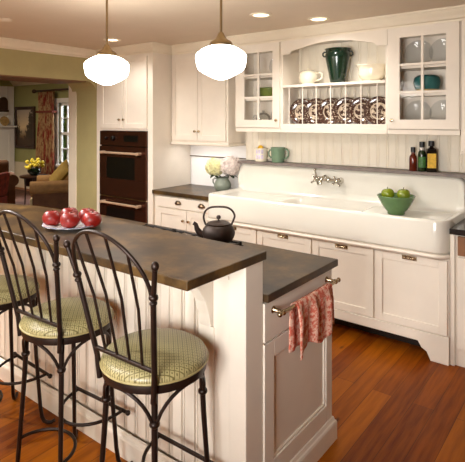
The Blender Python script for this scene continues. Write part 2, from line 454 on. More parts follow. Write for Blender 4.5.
# ---- tall oven cabinet
t = thing('oven_cabinet', 'tall cream cabinet housing the double wall oven, beside the green doorway', 'cabinet', (-3.28,-.29,0))
y0 = JY
m = MB()
m.box(LX+.002, -3.665, y0, -.002, 0, 2.33); m.box(-2.895, -2.82, y0, -.002, 0, 2.33)
m.box(-3.665, -2.895, y0, -.002, 1.515, 2.33); m.box(-3.665, -2.895, y0, -.002, 0, .30); m.box(-3.665, -2.895, -.06, -.002, .3, 1.515)
m.build('body', CREAM, t, bevel=.002)
for i, (a, b) in enumerate(((-3.665,-3.283),(-3.277,-2.895))):
    d = shaker(a+.004, b, 1.54, 2.30, y0-.02).build('door', CREAM, t, bevel=.002)
    knob(-3.315 if i == 0 else -3.245, 1.635, y0-.02, d)
MB().box(LX+.002, -2.82, y0-.004, y0, 0, .1).build('plinth', CREAM, t)
# ---- double oven
t = thing('wall_oven', 'dark reflective double wall oven built into the tall cream cabinet', 'oven', (-3.28,-.33,.302))
ox0, ox1 = -3.662, -2.898
MB().box(ox0, ox1, y0+.002, -.07, .302, 1.512).build('housing', OVENK, t)
pn = MB().box(ox0, ox1, y0-.022, y0+.001, 1.352, 1.51).build('control_panel', OVENM, t, bevel=.004)
for x, r in ((-3.535,.018),(-3.42,.03)):
    M = Matrix.Translation((x, y0-.022, 1.43)) @ Matrix.Rotation(R(90), 4, 'X')
    MB().lathe([(r,0),(r,.012),(r*.8,.03),(r*.7,.033)], 18, M).build('control_knob', OVENK, pn, smooth=True)
MB().box(-3.25, -3.02, y0-.024, y0-.021, 1.395, 1.465).build('clock_display', OVENK, pn)
for (z0, z1, hz, w0, w1) in ((.795,1.342,1.275,.99,1.225),(.315,.778,.728,.42,.675)):
    d = MB()
    d.box(ox0, ox1, y0-.026, y0+.001, z0, w0); d.box(ox0, ox1, y0-.026, y0+.001, w1, z1); d.box(ox0, -3.545, y0-.026, y0+.001, w0, w1); d.box(-3.07, ox1, y0-.026, y0+.001, w0, w1)
    d = d.build('oven_door', OVENM, t, bevel=.003)
    MB().box(-3.545, -3.07, y0-.022, y0-.006, w0, w1).build('oven_window', OVENK, d)
    h = MB(); h.tube([(-3.585, y0-.075, hz), (-2.96, y0-.075, hz)], .013, 12)
    for x in (-3.565, -2.98): h.tube([(x, y0-.02, hz), (x, y0-.085, hz)], .017, 12)
    h.build('handle', COPPERB, d, smooth=True)
MB().box(ox0, ox1, y0-.024, y0, .78, .793).build('vent_strip', NICKEL, t)

# ---- two door wall cabinet
t = thing('wall_cabinet', 'cream wall cabinet with two solid doors above the vase of hydrangeas', 'cabinet', (-2.43,-.15,1.37))
yf = -.30
MB().box(-2.818, -2.05, yf, -.002, 1.40, 2.33).build('body', CREAM, t, bevel=.002)
MB().sweep([(-2.818,yf),(-2.05,yf),(-2.05,-.002)], [(-.02,1.37),(.012,1.37),(.02,1.378),(.02,1.392),(.008,1.40),(-.02,1.40)]).build('bottom_moulding', CREAM, t)
for i, (a, b) in enumerate(((-2.80,-2.437),(-2.431,-2.07))):
    d = shaker(a, b, 1.42, 2.305, yf-.02).build('door', CREAM, t, bevel=.002)
    knob(-2.46 if i == 0 else -2.405, 1.515, yf-.02, d)
struct(MB().box(-2.82, -2.0, -.012, 0, 1.228, 1.238).build('trim_6', SLATE))

# ---- glass door cabinets
def glass_cabinet(x0, x1, g0, g1, label, kx):
    t = thing('glass_door_cabinet', label, 'cabinet', ((x0+x1)/2, -.22, 1.52), group='glass fronted wall cabinets')
    yf = -.36; m = MB()
    m.box(x0, x0+.02, yf, -.08, 1.56, 2.33); m.box(x1-.02, x1, yf, -.08, 1.56, 2.33); m.box(x0+.02, x1-.02, -.1, -.08, 1.56, 2.33)
    m.box(x0+.02, x1-.02, yf, -.1, 2.28, 2.33); m.box(x0+.02, x1-.02, yf, -.1, 1.56, 1.582)
    m.build('body', CREAM, t)
    MB().box(x0, x1, yf-.012, -.08, 1.52, 1.558).build('bottom_rail', CREAM, t, bevel=.004)
    for z in (1.81, 2.018): MB().box(x0+.02, x1-.02, yf+.03, -.1, z, z+.018).build('shelf', CREAM, t)
    d = MB(); a, b, gz0, gz1 = x0+.006, x1-.006, 1.632, 2.248
    d.box(a, g0, yf-.021, yf-.001, 1.564, 2.322); d.box(g1, b, yf-.021, yf-.001, 1.564, 2.322)
    d.box(g0, g1, yf-.021, yf-.001, 1.564, gz0); d.box(g0, g1, yf-.021, yf-.001, gz1, 2.322)
    gm = (g0+g1)/2; d.box(gm-.009, gm+.009, yf-.019, yf-.003, gz0, gz1)
    for z in (1.836, 2.043): d.box(g0, g1, yf-.0185, yf-.0035, z-.009, z+.009)
    d = d.build('door', CREAM, t)
    MB().box(g0-.004, g1+.004, yf-.012, yf-.009, gz0-.004, gz1+.004).build('pane', PANE, d)
    knob(kx, 1.628, yf-.021, d)
    return t
glass_cabinet(-1.905, -1.405, -1.80, -1.485, 'cream glass door cabinet holding a green bowl, left of the plate rack', -1.437)
glass_cabinet(-.447, .072, -.35, -.02, 'cream glass door cabinet holding a teal bowl, right of the plate rack', -.405)
# ---- plate rack
t = thing('plate_rack_cabinet', 'open cream plate rack with arched valance between the glass door cabinets', 'plate rack', (-.926,-.22,1.52))
yf = -.36; x0, x1 = -1.403, -.449
m = MB(); m.box(x0, x0+.016, yf, -.08, 1.56, 2.33); m.box(x1-.016, x1, yf, -.08, 1.56, 2.33); m.box(x0+.016, x1-.016, yf+.01, -.08, 2.31, 2.33)
m.build('body', CREAM, t)
MB().box(x0, x1, yf-.012, -.08, 1.52, 1.558).box(x0, x1, yf-.004, yf+.016, 1.558, 1.597).box(x0+.016, x1-.016, yf+.016, -.08, 1.562, 1.582).build('bottom_rail', CREAM, t, bevel=.003)
MB().box(x0+.016, x1-.016, yf-.006, -.08, 1.915, 1.938).build('shelf', CREAM, t, bevel=.003)
arch = [(x0, 2.33), (x0, 2.205), (x0+.085, 2.205), (x0+.10, 2.225)]
xa, xb = x0+.11, x1-.11
for i in range(15):
    u = i/14; arch.append((xa+(xb-xa)*u, 2.232 + .052*math.sin(PI*u)))
arch += [(x1-.10, 2.225), (x1-.085, 2.205), (x1, 2.205), (x1, 2.33)]
MB().prism(arch, yf-.006, yf+.014, 'y').build('valance', CREAM, t, bevel=.002)
for k in range(7):
    x = -1.328+.1325*k; MB().tube([(x, yf+.008, 1.597), (x, yf+.008, 1.915)], .0045, 8).build('dowel', CREAM, t, smooth=True)
for k in range(14):
    x = -1.355+.0658*k; MB().tube([(x, -.105, 1.582), (x, -.105, 1.915)], .005, 8).build('rear_dowel', CREAM, t, smooth=True)
# ---- right wall cabinet and base at the frame's edge
t = thing('side_wall_cabinet', 'cream wall cabinet cut off by the right edge, beside the teal bowl cabinet', 'cabinet', (.35,-.22,1.40))
MB().box(.078, .62, -.37, -.08, 1.41, 2.33).build('body', CREAM, t, bevel=.002)
shaker(.092, .60, 1.425, 2.31, -.391).build('door', CREAM, t, bevel=.002)
MB().box(.076, .64, -.385, -.08, 1.39, 1.409).build('bottom_moulding', CREAM, t, bevel=.003)
t = thing('side_base_cabinet', 'cream base cabinet with a brown wood drawer right of the sink', 'cabinet', (.5,-.3,0))
m = MB(); m.box(.0605, .088, -.60, -.079, 0, .872); m.box(.088, 1.2, -.58, -.079, .0, .872); m.build('body', CREAM, t, bevel=.002)
MB().box(.106, .7, -.60, -.581, .735, .862).build('drawer', BRWOOD, t, bevel=.003)['label'] = 'brown wood drawer front'
shaker(.106, .7, .12, .722, -.60).build('door', CREAM, t, bevel=.002)
tag(MB().box(.0605, 1.22, -.625, -.079, .874, .912).build('countertop', BLACKST, bevel=.004), 'black stone countertop right of the sink', 'countertop')

# ---- left base cabinet
t = thing('base_cabinet', 'cream base cabinet with cup pull drawer under the dark counter by the oven', 'cabinet', (-2.42,-.3,0))
yf = -.545
MB().box(-2.818, -2.03, yf, -.002, .10, .874).box(-2.818, -2.03, yf+.06, -.002, 0, .10).build('body', CREAM, t, bevel=.002)
d = MB().box(-2.765, -2.045, yf-.02, yf-.001, .752, .858).build('drawer', CREAM, t, bevel=.004)
cup_pull(-2.47, .812, yf-.02, d); cup_pull(-2.165, .812, yf-.02, d)
for i, (a, b) in enumerate(((-2.765,-2.362),(-2.356,-2.045))):
    d = shaker(a, b, .125, .74, yf-.02).build('door', CREAM, t, bevel=.002); knob(-2.395 if i == 0 else -2.322, .645, yf-.02, d)
tag(MB().box(-2.818, -2.03, -.590, -.002, .876, .915).build('countertop', SLATE, bevel=.004), 'dark slate countertop under the vase of hydrangeas', 'countertop')

# ---- sink base cabinet
t = thing('sink_cabinet', 'long cream cabinet with panelled doors under the farmhouse sink', 'cabinet', (-.97,-.32,0))
yf = -.60
m = MB(); m.box(-2.025, .058, yf, -.12, .12, .70)
m.build('body', CREAM, t, bevel=.002)
xs = [-2.02, -1.492, -.962, -.454, .052]
for k in range(4):
    a, b = xs[k]+.006, xs[k+1]-.006
    d = shaker(a, b, .19, .690, yf-.02).build('door', CREAM, t, bevel=.002)
    latch((a+b)/2, .672, yf-.02, d)
# base rail with bracket feet
rail = [(-2.025,.178), (-2.025,0), (-1.92,0), (-1.90,.055), (-1.865,.075), (-1.84,.115), (-.145,.115), (-.12,.075), (-.085,.055), (-.06,0), (.058,0), (.058,.178)]
MB().prism(rail, yf-.022, yf+.0, 'y').build('base_rail', CREAM, t, bevel=.003)
MB().box(-2.025, .058, yf-.026, yf-.001, .178, .186).build('rail_moulding', CREAM, t, bevel=.003)
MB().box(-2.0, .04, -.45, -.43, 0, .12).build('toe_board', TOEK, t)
MB().box(.03, .058, yf+.002, -.12, 0, .12).box(-2.025, -1.997, yf+.002, -.12, 0, .12).build('foot', CREAM, t)

# ------------------------------------------------------------------ farmhouse sink
def sm(a, b, x):
    u = max(0, min(1, (x-a)/(b-a))); return u*u*(3-2*u)
SX0, SX1 = -2.026, .056
def sink():
    cr = .10; yF = -.648; yB = -.152; nx = 120
    cols = []
    xs_ = [SX0+(SX1-SX0)*i/nx for i in range(nx+1)]
    xs_ += [SX1-cr*(1-math.cos(R(a))) for a in (15,25,35,45,55,65,75)] + [SX1-.004, SX0+.004, SX0+.012, SX0+.02]
    xs_ = sorted(set(round(x,5) for x in xs_))
    for x in xs_:
        dR = max(0, x-(SX1-cr)); off = cr - math.sqrt(max(0, cr*cr-dR*dR))
        dL = max(0, (SX0+.035)-x); off += .035 - math.sqrt(max(0, .035**2-dL*dL))
        yf = yF+off
        e = min(x-SX0, SX1-x)                       # distance to the nearer end
        lip = 1-sm(.02, .07, e)
        bas = sm(-1.36, -1.27, x)*(1-sm(-.72, -.62, x))
        drain = .925 + .012*sm(-1.3, SX0, x) + .008*sm(-.65, SX1, x)
        col = [(x, yf, .735), (x, yf-.004, .75), (x, yf, .80), (x, yf, .935), (x, yf+.004, .950), (x, yf+.014, .957), (x, yf+.026, .955)]
        y_in0 = yf+.04; n = 14
        for k in range(n+1):
            y = y_in0+(yB-.03-y_in0)*k/n
            w = sm(-.625+off, -.585+off, y)*(1-sm(-.235, -.185, y))
            z = .950 + (drain-.950)*sm(yf+.035, yf+.075, y)
            z = z*(1-lip)+.956*lip
            z -= bas*w*.19
            col.append((x, y, z))
        zd = col[-1][2]
        top = 1.203; rr = .07
        if e < rr: top -= rr - math.sqrt(max(0, rr*rr-(rr-e)**2))
        fwd = .03*(1-sm(0, .06, e))                  # the end returns swell forward
        for k, (dy, f) in enumerate(((.012,.01),(.022,.06),(.028,.14),(.031,.3),(.033,.55),(.034,.8),(.034,.93),(.038,.985),(.048,1.0),(.07,1.0))):
            col.append((x, yB-.03+dy-fwd*(1-abs(2*f-1))*1.0, zd+.004+(top-zd-.004)*f))
        yb = col[-1][1]
        col.append((x, -.082, top)); col.append((x, -.082, .735))
        cols.append(col)
    m = MB(); k = len(cols[0]); vs = [p for c in cols for p in c]; fs = []
    for i in range(len(cols)-1):
        for j in range(k):
            fs.append((i*k+j, (i+1)*k+j, (i+1)*k+(j+1) % k, i*k+(j+1) % k))
    fs.append(tuple(range(k))); fs.append(tuple((len(cols)-1)*k+j for j in range(k))[::-1])
    m.add(vs, fs)
    return m
t = thing('farmhouse_sink', 'long white porcelain farmhouse sink with high back and drainboards', 'sink', (-.97,-.36,.735))
sink().build('basin', PORC, t, smooth='all')
M_ = Matrix.Translation((-.98,-.40,.752)); MB().lathe([(.001,.004),(.03,.003),(.04,.006),(.044,.001),(.044,-.006)], 20, M_).build('drain', CHROME, t, smooth=True)
# half-round moulding under the sink follows its rounded corner
path = [(SX0, -.63)] + [(SX1-.10+.10*math.sin(R(a)), -.63+.10-.10*math.cos(R(a))) for a in range(0, 91, 10)]
prof = [(-.03,.698),(.012,.698),(.021,.703),(.026,.714),(.022,.726),(.012,.731),(-.03,.731)]
m = MB().sweep([(SX0,-.63),(SX1-.10,-.63)]+[(SX1-.10+.10*math.sin(R(a)), -.53-.10*math.cos(R(a))) for a in range(12,61,12)], prof)
cab = [o for o in bpy.data.objects if o.name == 'sink_cabinet'][0]
m.build('top_moulding', CREAM, cab, smooth=True)
MB().box(-2.0, .03, -.60, -.15, .701, .733).build('support_deck', CREAM, cab)
# slate ledge
tag(MB().box(-2.0, .60, -.215, -.079, 1.207, 1.232).build('ledge', LEDGE, bevel=.003), 'long grey slate ledge on the wall above the sink', 'ledge')
# faucet
t = thing('faucet', 'chrome wall mounted faucet with two cross handles above the sink', 'faucet', (-1.03,-.14,1.10))
fy = -.148
m = MB(); m.tube([(-1.13, fy-.04, 1.108), (-.93, fy-.04, 1.108)], .013, 12)
for x in (-1.13, -.93): m.tube([(x, fy+.004, 1.108), (x, fy-.06, 1.108)], [.028,.016], 14); m.ball((x, fy-.045, 1.108), .026, 14, 9)
m.ball((-1.03, fy-.04, 1.108), .026, 14, 9)
m.build('body', CHROME, t, smooth=True)
m = MB(); m.tube([(-1.03,fy-.04,1.10),(-1.03,fy-.06,1.135),(-1.03,fy-.10,1.15),(-1.03,fy-.16,1.14),(-1.03,fy-.19,1.105),(-1.03,fy-.192,1.085)], [.013,.013,.012,.012,.012,.013], 12)
m.build('spout', CHROME, t, smooth=True)
for x in (-1.13, -.93):
    m = MB(); m.tube([(x, fy-.06, 1.108), (x, fy-.095, 1.108)], .011, 10)
    for a in (35, 125): 
        dx, dz = .042*math.cos(R(a)), .042*math.sin(R(a)); m.tube([(x-dx, fy-.09, 1.108-dz), (x+dx, fy-.09, 1.108+dz)], .007, 8)
        m.ball((x-dx, fy-.09, 1.108-dz), .011, 8, 7); m.ball((x+dx, fy-.09, 1.108+dz), .011, 8, 7)
    m.ball((x, fy-.097, 1.108), .016, 10, 7)
    m.build('handle', CHROME, t, smooth=True)
m = MB(); m.tube([(-1.155, fy-.03, 1.12), (-1.16, fy-.03, 1.16), (-1.16, fy-.045, 1.185)], [.012,.010,.008], 10); m.ball((-1.16, fy-.047, 1.19), .013, 10, 7); m.build('soap_nozzle', CHROME, t, smooth=True)

# ------------------------------------------------------------------ island
t = thing('kitchen_island', 'cream two level kitchen island with bead board front and panelled end', 'island', (-1.3,-2.2,0))
IX0, IX1 = -2.35, -.235
m = MB(); m.box(IX0, IX1, -2.40, -1.775, 0, .878); m.box(IX0, IX1, -2.458, -2.40, 0, 1.053)
m.build('body', CREAM, t, bevel=.002)
beadboard(IX0-.001, -.40, -2.493, .13, 1.053, .0765, .03, .009, .034).build('bead_board', CREAM, t)
# end post, pilasters and bracket
MB().box(-.312, IX1+.006, -2.512, -2.392, 0, 1.0535).build('corner_post', CREAM, t, bevel=.003)
MB().box(-.40, -.313, -2.506, -2.478, 0, .985).box(-.40, -.313, -2.518, -2.478, .985, 1.053).build('pilaster', CREAM, t, bevel=.003)
cb = [(-2.494,1.053),(-2.70,1.053),(-2.70,1.03),(-2.64,.995),(-2.588,.945),(-2.552,.89),(-2.530,.83),(-2.520,.775),(-2.494,.775)]
MB().prism(cb, -.462, -.402, 'x').build('bracket', CREAM, t, bevel=.003)
MB().prism([(p[0], p[1]) for p in cb], -1.72, -1.66, 'x').build('bracket', CREAM, t, bevel=.003)
MB().box(-.472, -.392, -2.514, -2.494, 0, .774).build('pilaster', CREAM, t, bevel=.003)
# baseboard on the seating side and on the end
BP = [(0,0),(.02,0),(.02,.085),(.017,.095),(.012,.10),(.008,.115),(0,.118)]
MB().sweep([(IX0,-2.4945),(-.476,-2.4945)], BP).build('base_moulding', CREAM, t)
MB().sweep([(IX1+.007,-2.515),(IX1+.007,-1.772),(IX0,-1.772)], [(d*1.1,z) for d,z in BP]).build('base_moulding', CREAM, t)
# end panel
ex = IX1+.001
m = MB()
def endbox(a0, a1, z0, z1, x1): m.box(IX1-.004, x1, a0, a1, z0, z1)
endbox(-2.390, -1.776, .712, .872, ex+.012)
m.build('drawer_front', CREAM, t, bevel=.003)
m = MB(); st = .072
endbox(-2.390, -2.390+st, .12, .704, ex+.012); endbox(-1.776-st+.01, -1.776, .12, .704, ex+.012); endbox(-2.390+st, -1.776-st+.01, .12, .20, ex+.012); endbox(-2.390+st, -1.776-st+.01, .635, .704, ex+.012)
m.build('end_panel', CREAM, t, bevel=.002)
m = MB(); a0, a1, z0, z1 = -2.390+st, -1.776-st+.01, .20, .635
for (p, q, r_, s_) in ((a0, a1, z0, z0+.014), (a0, a1, z1-.014, z1), (a0, a0+.014, z0, z1), (a1-.014, a1, z0, z1)): m.box(IX1-.004, ex+.007, p, q, r_, s_)
m.build('panel_moulding', CREAM, t, bevel=.005)
# lower work surface
tag(MB().box(-2.37, -.205, -2.389, -1.738, .8795, .915).build('countertop', SLATE, bevel=.004), 'lower dark slate countertop of the island beside the towel bar', 'countertop')
# raised bar top, rounded far end
poly = [(-.219,-2.857), (-.219,-2.378), (-1.4,-2.345), (-1.61,-2.347), (-1.78,-2.356), (-1.95,-2.375), (-2.10,-2.408), (-2.24,-2.465), (-2.36,-2.56), (-2.43,-2.69), (-2.45,-2.857)]
tag(MB().prism(poly, 1.0545, 1.09, 'z').build('countertop', SLATE, bevel=.004), 'raised dark slate bar top holding the plate of red fruit', 'countertop')
# cooktop
t = thing('cooktop', 'black gas cooktop with iron grates set behind the bar top', 'cooktop', (-1.13,-2.05,.915))
MB().box(-1.54, -.74, -2.27, -1.83, .9155, .921).build('tray', BLACKST, t, bevel=.002)
for k in range(3):
    gx0 = -1.52+.262*k; gx1 = gx0+.248; g = MB()
    for y in (-2.25, -1.85): g.tube([(gx0, y, .934), (gx0+.08, y, .939), (gx1-.08, y, .934), (gx1, y, .936)], .006, 8)
    for x in (gx0, gx1): g.tube([(x, -2.25, .935), (x, -1.85, .935)], .006, 8)
    for y in (-2.15, -1.95):
        g.tube([(gx0, y, .935), (gx1, y, .935)], .006, 8)
    for x in (gx0+.07, gx1-.07): g.tube([(x, -2.25, .935), (x, -1.85, .935)], .0055, 8)
    for x in (gx0, gx1):
        for y in (-2.25, -1.85): g.tube([(x, y, .921), (x, y, .945)], .009, 8)
    g.build('grate', GRATE, t, smooth=True)
    for y in (-2.15, -1.95): MB().lathe([(.045,.0215),(.045,.028),(.03,.034),(.001,.034)], 18, Matrix.Translation(((gx0+gx1)/2, y, .90))).build('burner', GRATE, t, smooth=True)

# kettle
kx, ky, kz = -.845, -1.925, .9415
t = thing('kettle', 'dark cast iron kettle with arched handle on the cooktop', 'kettle', (kx,ky,kz), R(38), local=True)
MB().lathe([(.001,0),(.062,0),(.074,.006),(.088,.03),(.093,.05),(.088,.075),(.074,.094),(.062,.103),(.05,.104)], 36).build('body', CASTIRON, t, smooth=True)
l = MB().lathe([(.066,.101),(.068,.106),(.05,.114),(.02,.119),(.006,.121),(.005,.128),(.012,.134),(.013,.142),(.008,.150),(.001,.152)], 28).build('lid', CASTIRON, t, smooth=True)
MB().tube([(-.075,0,.035),(-.105,0,.05),(-.122,0,.075),(-.128,0,.10),(-.142,0,.108)], [.024,.02,.015,.012,.011], 12).build('spout', CASTIRON, t, smooth=True)
hp = [(-.072,0,.098),(-.082,0,.125),(-.083,0,.15),(-.072,0,.178),(-.045,0,.195),(0,0,.199),(.045,0,.195),(.075,0,.178),(.09,0,.15),(.084,0,.125),(.072,0,.098)]
H2 = []
for i in range(len(hp)-1):
    p0, p1, p2, p3 = (Vector(hp[max(0,min(len(hp)-1,i+k))]) for k in (-1,0,1,2))
    for q in range(4):
        u = q/4; H2.append(.5*((2*p1)+(p2-p0)*u+(2*p0-5*p1+4*p2-p3)*u*u+(3*p1-p0-3*p2+p3)*u**3))
H2.append(Vector(hp[-1]))
MB().tube(H2, .0058, 10).build('handle', CASTIRON, t, smooth=True)

# towel bar and towel
t = thing('towel_bar', 'antique brass towel bar on the end of the island', 'towel bar', (-.2,-2.09,.83))
bx = -.172; m = MB(); m.tube([(bx,-2.35,.832),(bx,-1.81,.832)], .0085, 12); m.build('bar', NICKEL, t, smooth=True)
for y in (-2.325, -1.838):
    m = MB(); m.tube([(IX1+.012, y, .832), (IX1+.02, y, .832), (bx-.005, y, .832)], [.017,.010,.008], 12); m.ball((bx, y, .832), .0125, 12, 9); m.build('bracket', NICKEL, t, smooth=True)
for y in (-2.354, -1.805): MB().ball((bx, y, .832), .0115, 12, 9).build('end_cap', NICKEL, t, smooth=True)
def towel():
    m = MB(); ny, ns = 44, 40; vs = []; fs = []
    Lf, Lb = .222, .215
    for i in range(ny+1):
        u = i/ny
        for j in range(ns+1):
            s = -Lb + (Lf+Lb)*j/ns                       # <0 behind the bar, >0 in front
            d = abs(s); g = min(1, d/.08)
            shrink = .93+.07*g if s > 0 else .9
            y = -2.065 + (u-.5)*.35*(1.0 - .07*(1-g)) + (-.006 if s > 0 else -.02)
            fold = .009*g*math.sin(u*17+.6) + .006*g*math.sin(u*31+s*6)
            drop = Lf*(1+.10*math.sin(u*9+2.2)) if s > 0 else Lb
            h = .0115
            if d < .018: a = (s/.018)*PI/2; x = bx + h*math.sin(a); z = .832 + h*math.cos(a)
            else:
                x = bx + (h if s > 0 else -h)*(1) + (fold*(1 if s > 0 else .5) + (.012*g if s > 0 else -.0)); z = .832 - (d-.018)*(drop/Lf if s > 0 else 1)
            x = max(x, IX1+.018)
            vs.append((x, y, z))
    for i in range(ny):
        for j in range(ns):
            a = i*(ns+1)+j; fs.append((a, a+1, a+ns+2, a+ns+1))
    return m.add(vs, fs)
tw = towel().build('dish_towel', TOILE, smooth='all'); so = tw.modifiers.new('s','SOLIDIFY'); so.thickness = .003; so.offset = 1
tag(tw, 'coral and white patterned dish towel hanging from the island towel bar', 'towel')

# ------------------------------------------------------------------ bar stools
def make_stool():
    t = thing('bar_stool', 'x', 'bar stool', local=True, group='iron bar stools along the island')
    SZ = .713; sr = .201
    c = MB().lathe([(.001,SZ),(sr-.006,SZ),(sr,SZ+.008),(sr,SZ+.02),(sr-.006,SZ+.030),(sr-.022,SZ+.041),(sr-.05,SZ+.048),(sr-.10,SZ+.057),(.04,SZ+.062),(.001,SZ+.063)], 48).build('seat_cushion', SEATF, t, smooth='all')
    MB().tube([((sr+.001)*math.cos(2*PI*i/48), (sr+.001)*math.sin(2*PI*i/48), SZ+.008) for i in range(48)], .004, 8, closed=True).build('piping', paint('cream_piping', (160,146,98), .5), c, smooth=True)
    MB().lathe([(.18,SZ-.028),(.197,SZ-.028),(.199,SZ-.012),(.197,SZ-.001),(.18,SZ-.001)], 48).build('seat_frame', IRON, t, smooth=True)
    for a in (-45, -135, 45, 135):
        ca, sa = math.cos(R(a)), math.sin(R(a))
        def q(r, z): return (r*ca, r*sa, z)
        lg = MB().tube([q(.176,SZ-.015), q(.186,.5), q(.20,.3), q(.216,.1), q(.224,.045), q(.236,.02), q(.256,.012), q(.276,.013), q(.29,.024)], [.0115,.0108,.0098,.0098,.0098,.0098,.0095,.009,.0085], 10).build('leg', IRON, t, smooth=True)
        MB().ball(q(.183,.575), .019, 12, 9, .8).build('collar', IRON, lg, smooth=True)
        for s in (-1, 1):
            pts = []
            for i in range(9):
                u = i/8; ang = R(a + s*42*(1-math.sin(u*PI/2))); r = .190*(1-u)+.187*u; z = .689-.165*(1-math.cos(u*PI/2))
                pts.append((r*math.cos(ang), r*math.sin(ang), z))
            MB().tube(pts, .0065, 8).build('brace', IRON, t, smooth=True)
    # foot rest in front of the legs
    fz = .262; hw = .165; fb = .185
    f = MB().tube([(-hw-.03, fb, fz), (hw+.03, fb, fz)], .0085, 10)
    f.ball((-hw-.03, fb, fz), .0125, 10, 7); f.ball((hw+.03, fb, fz), .0125, 10, 7)
    f.tube([((hw-.005)*math.cos(R(a)), fb-.006-.19*math.sin(R(a)), fz-.012*math.sin(R(a))) for a in range(0, 181, 10)], .0075, 10)
    f.build('foot_rest', IRON, t, smooth=True)
    # rear stretcher bowed towards the seat's middle
    rz = .195; x0 = .148
    MB().tube([(x0*math.cos(R(a)), -.148+.15*math.sin(R(a)), rz) for a in range(0, 181, 10)], .0075, 10).build('stretcher', IRON, t, smooth=True)
    # back
    by = -.152
    MB().tube([(-.155, by-.004, .774), (.155, by-.004, .774)], .0085, 10).build('back_rail', IRON, t, smooth=True)
    for s in (-1, 1):
        p = MB().tube([(s*.143, by+.004, .66), (s*.152, by, .745), (s*.20, by-.052, 1.045), (s*.231, by-.075, 1.155)], [.0105,.0105,.0098,.009], 10)
        p = p.build('back_post', IRON, t, smooth=True)
        m = MB(); m.ball((s*.202, by-.053, 1.05), .0165, 12, 9, .8); m.ball((s*.199, by-.051, 1.03), .0135, 12, 9, .7); m.build('collar', IRON, p, smooth=True)
        MB().ball((s*.233, by-.076, 1.163), .0135, 12, 9, 1.2).build('finial', IRON, p, smooth=True)
    def archp(u):   # u -1..1
        a = u*PI/2
        return (.196*math.sin(a), by-.053-.078*math.cos(a), 1.045+.205*max(0,math.cos(a))**.85)
    MB().tube([archp(-1+i/14) for i in range(29)], .0072, 10).build('back_arch', IRON, t, smooth=True)
    for k in range(4):
        v = (k-1.5)/1.5; xb = v*.098
        p1 = archp(v*.50)
        MB().tube([(xb, by-.004, .774), ((xb+p1[0])/2, by+(p1[1]-by)*.38, (.774+p1[2])/2), p1], .0056, 8).build('spindle', IRON, t, smooth=True)
    return t
st = make_stool()
spots = [((-.484,-2.752), 1, 'iron bar stool nearest the towel, its whole round sage seat in view'),
         ((-1.068,-2.742), 3, 'iron bar stool standing second from the towel end, before the plate of red fruit'),
         ((-1.668,-2.762), -2, 'iron bar stool cut off by the left edge of the photo')]
for i, ((x, y), a, lab) in enumerate(spots):
    o = st if i == 0 else copy_tree(st)
    o.location = (x, y, 0); o.rotation_euler = (0,0,R(a)); o['label'] = lab

# ------------------------------------------------------------------ pendants and downlights
def make_pendant():
    t = thing('pendant_light', 'x', 'pendant light', local=True, group='schoolhouse pendant lights over the island')
    MB().lathe([(.001,CZ),(.062,CZ),(.062,CZ-.006),(.045,CZ-.012),(.012,CZ-.015),(.001,CZ-.015)][::-1], 28).build('ceiling_canopy', BRASS, t, smooth=True)
    MB().tube([(0,0,2.085),(0,0,CZ-.01)], .0075, 10).build('rod', BRASS, t, smooth=True)
    MB().lathe([(.062,2.035),(.064,2.05),(.058,2.062),(.035,2.075),(.022,2.095),(.014,2.112),(.001,2.113)], 28).build('fitter', BRASS, t, smooth=True)
    MB().lathe([(.05,2.05),(.052,2.041),(.075,2.034),(.105,2.019),(.130,2.001),(.141,1.985),(.1415,1.968),(.136,1.935),(.130,1.915),(.120,1.902),(.098,1.888),(.066,1.871),(.038,1.858),(.018,1.852),(.001,1.851)], 40).build('glass_globe', GLOBE, t, smooth='all')
    return t
pd = make_pendant()
for i, (p, lab) in enumerate((((-.807,-1.95), 'glowing white schoolhouse pendant lamp hanging in front of the two door wall cabinet'), ((-1.655,-2.065), 'glowing white schoolhouse pendant lamp hanging left, before the tall oven cabinet'))):
    o = pd if i == 0 else copy_tree(pd)
    o.location = (p[0], p[1], 0); o['label'] = lab
def downlight():
    t = thing('recessed_light', 'x', 'ceiling light', local=True, group='recessed ceiling lights')
    MB().lathe([(.058,-.001),(.085,-.001),(.085,-.006),(.078,-.009),(.062,-.009),(.058,-.004)], 32).build('trim_ring', TRIMW, t, smooth=True)
    MB().lathe([(.001,-.004),(.06,-.004),(.06,-.002),(.001,-.002)], 32).build('lens', BULB, t)
    return t
dl = downlight()
DL = [((-1.168,-1.027), 'lit recessed ceiling light above the left glass door cabinet'), ((-.891,-.633), 'small lit recessed ceiling light above the plate rack'), ((-2.96,-.985), 'lit recessed ceiling light partly behind the left pendant lamp')]
for i, (p, lab) in enumerate(DL):
    o = dl if i == 0 else copy_tree(dl)
    o.location = (p[0], p[1], CZ); o['label'] = lab
t = thing('smoke_detector', 'small round beige fixture on the ceiling near the upper left corner', 'ceiling fixture', (-2.85,-2.11,CZ), local=True)
MB().lathe([(.001,-.022),(.035,-.022),(.048,-.012),(.05,-.001),(.001,-.001)], 28).build('cover', CEIL, t, smooth=True)

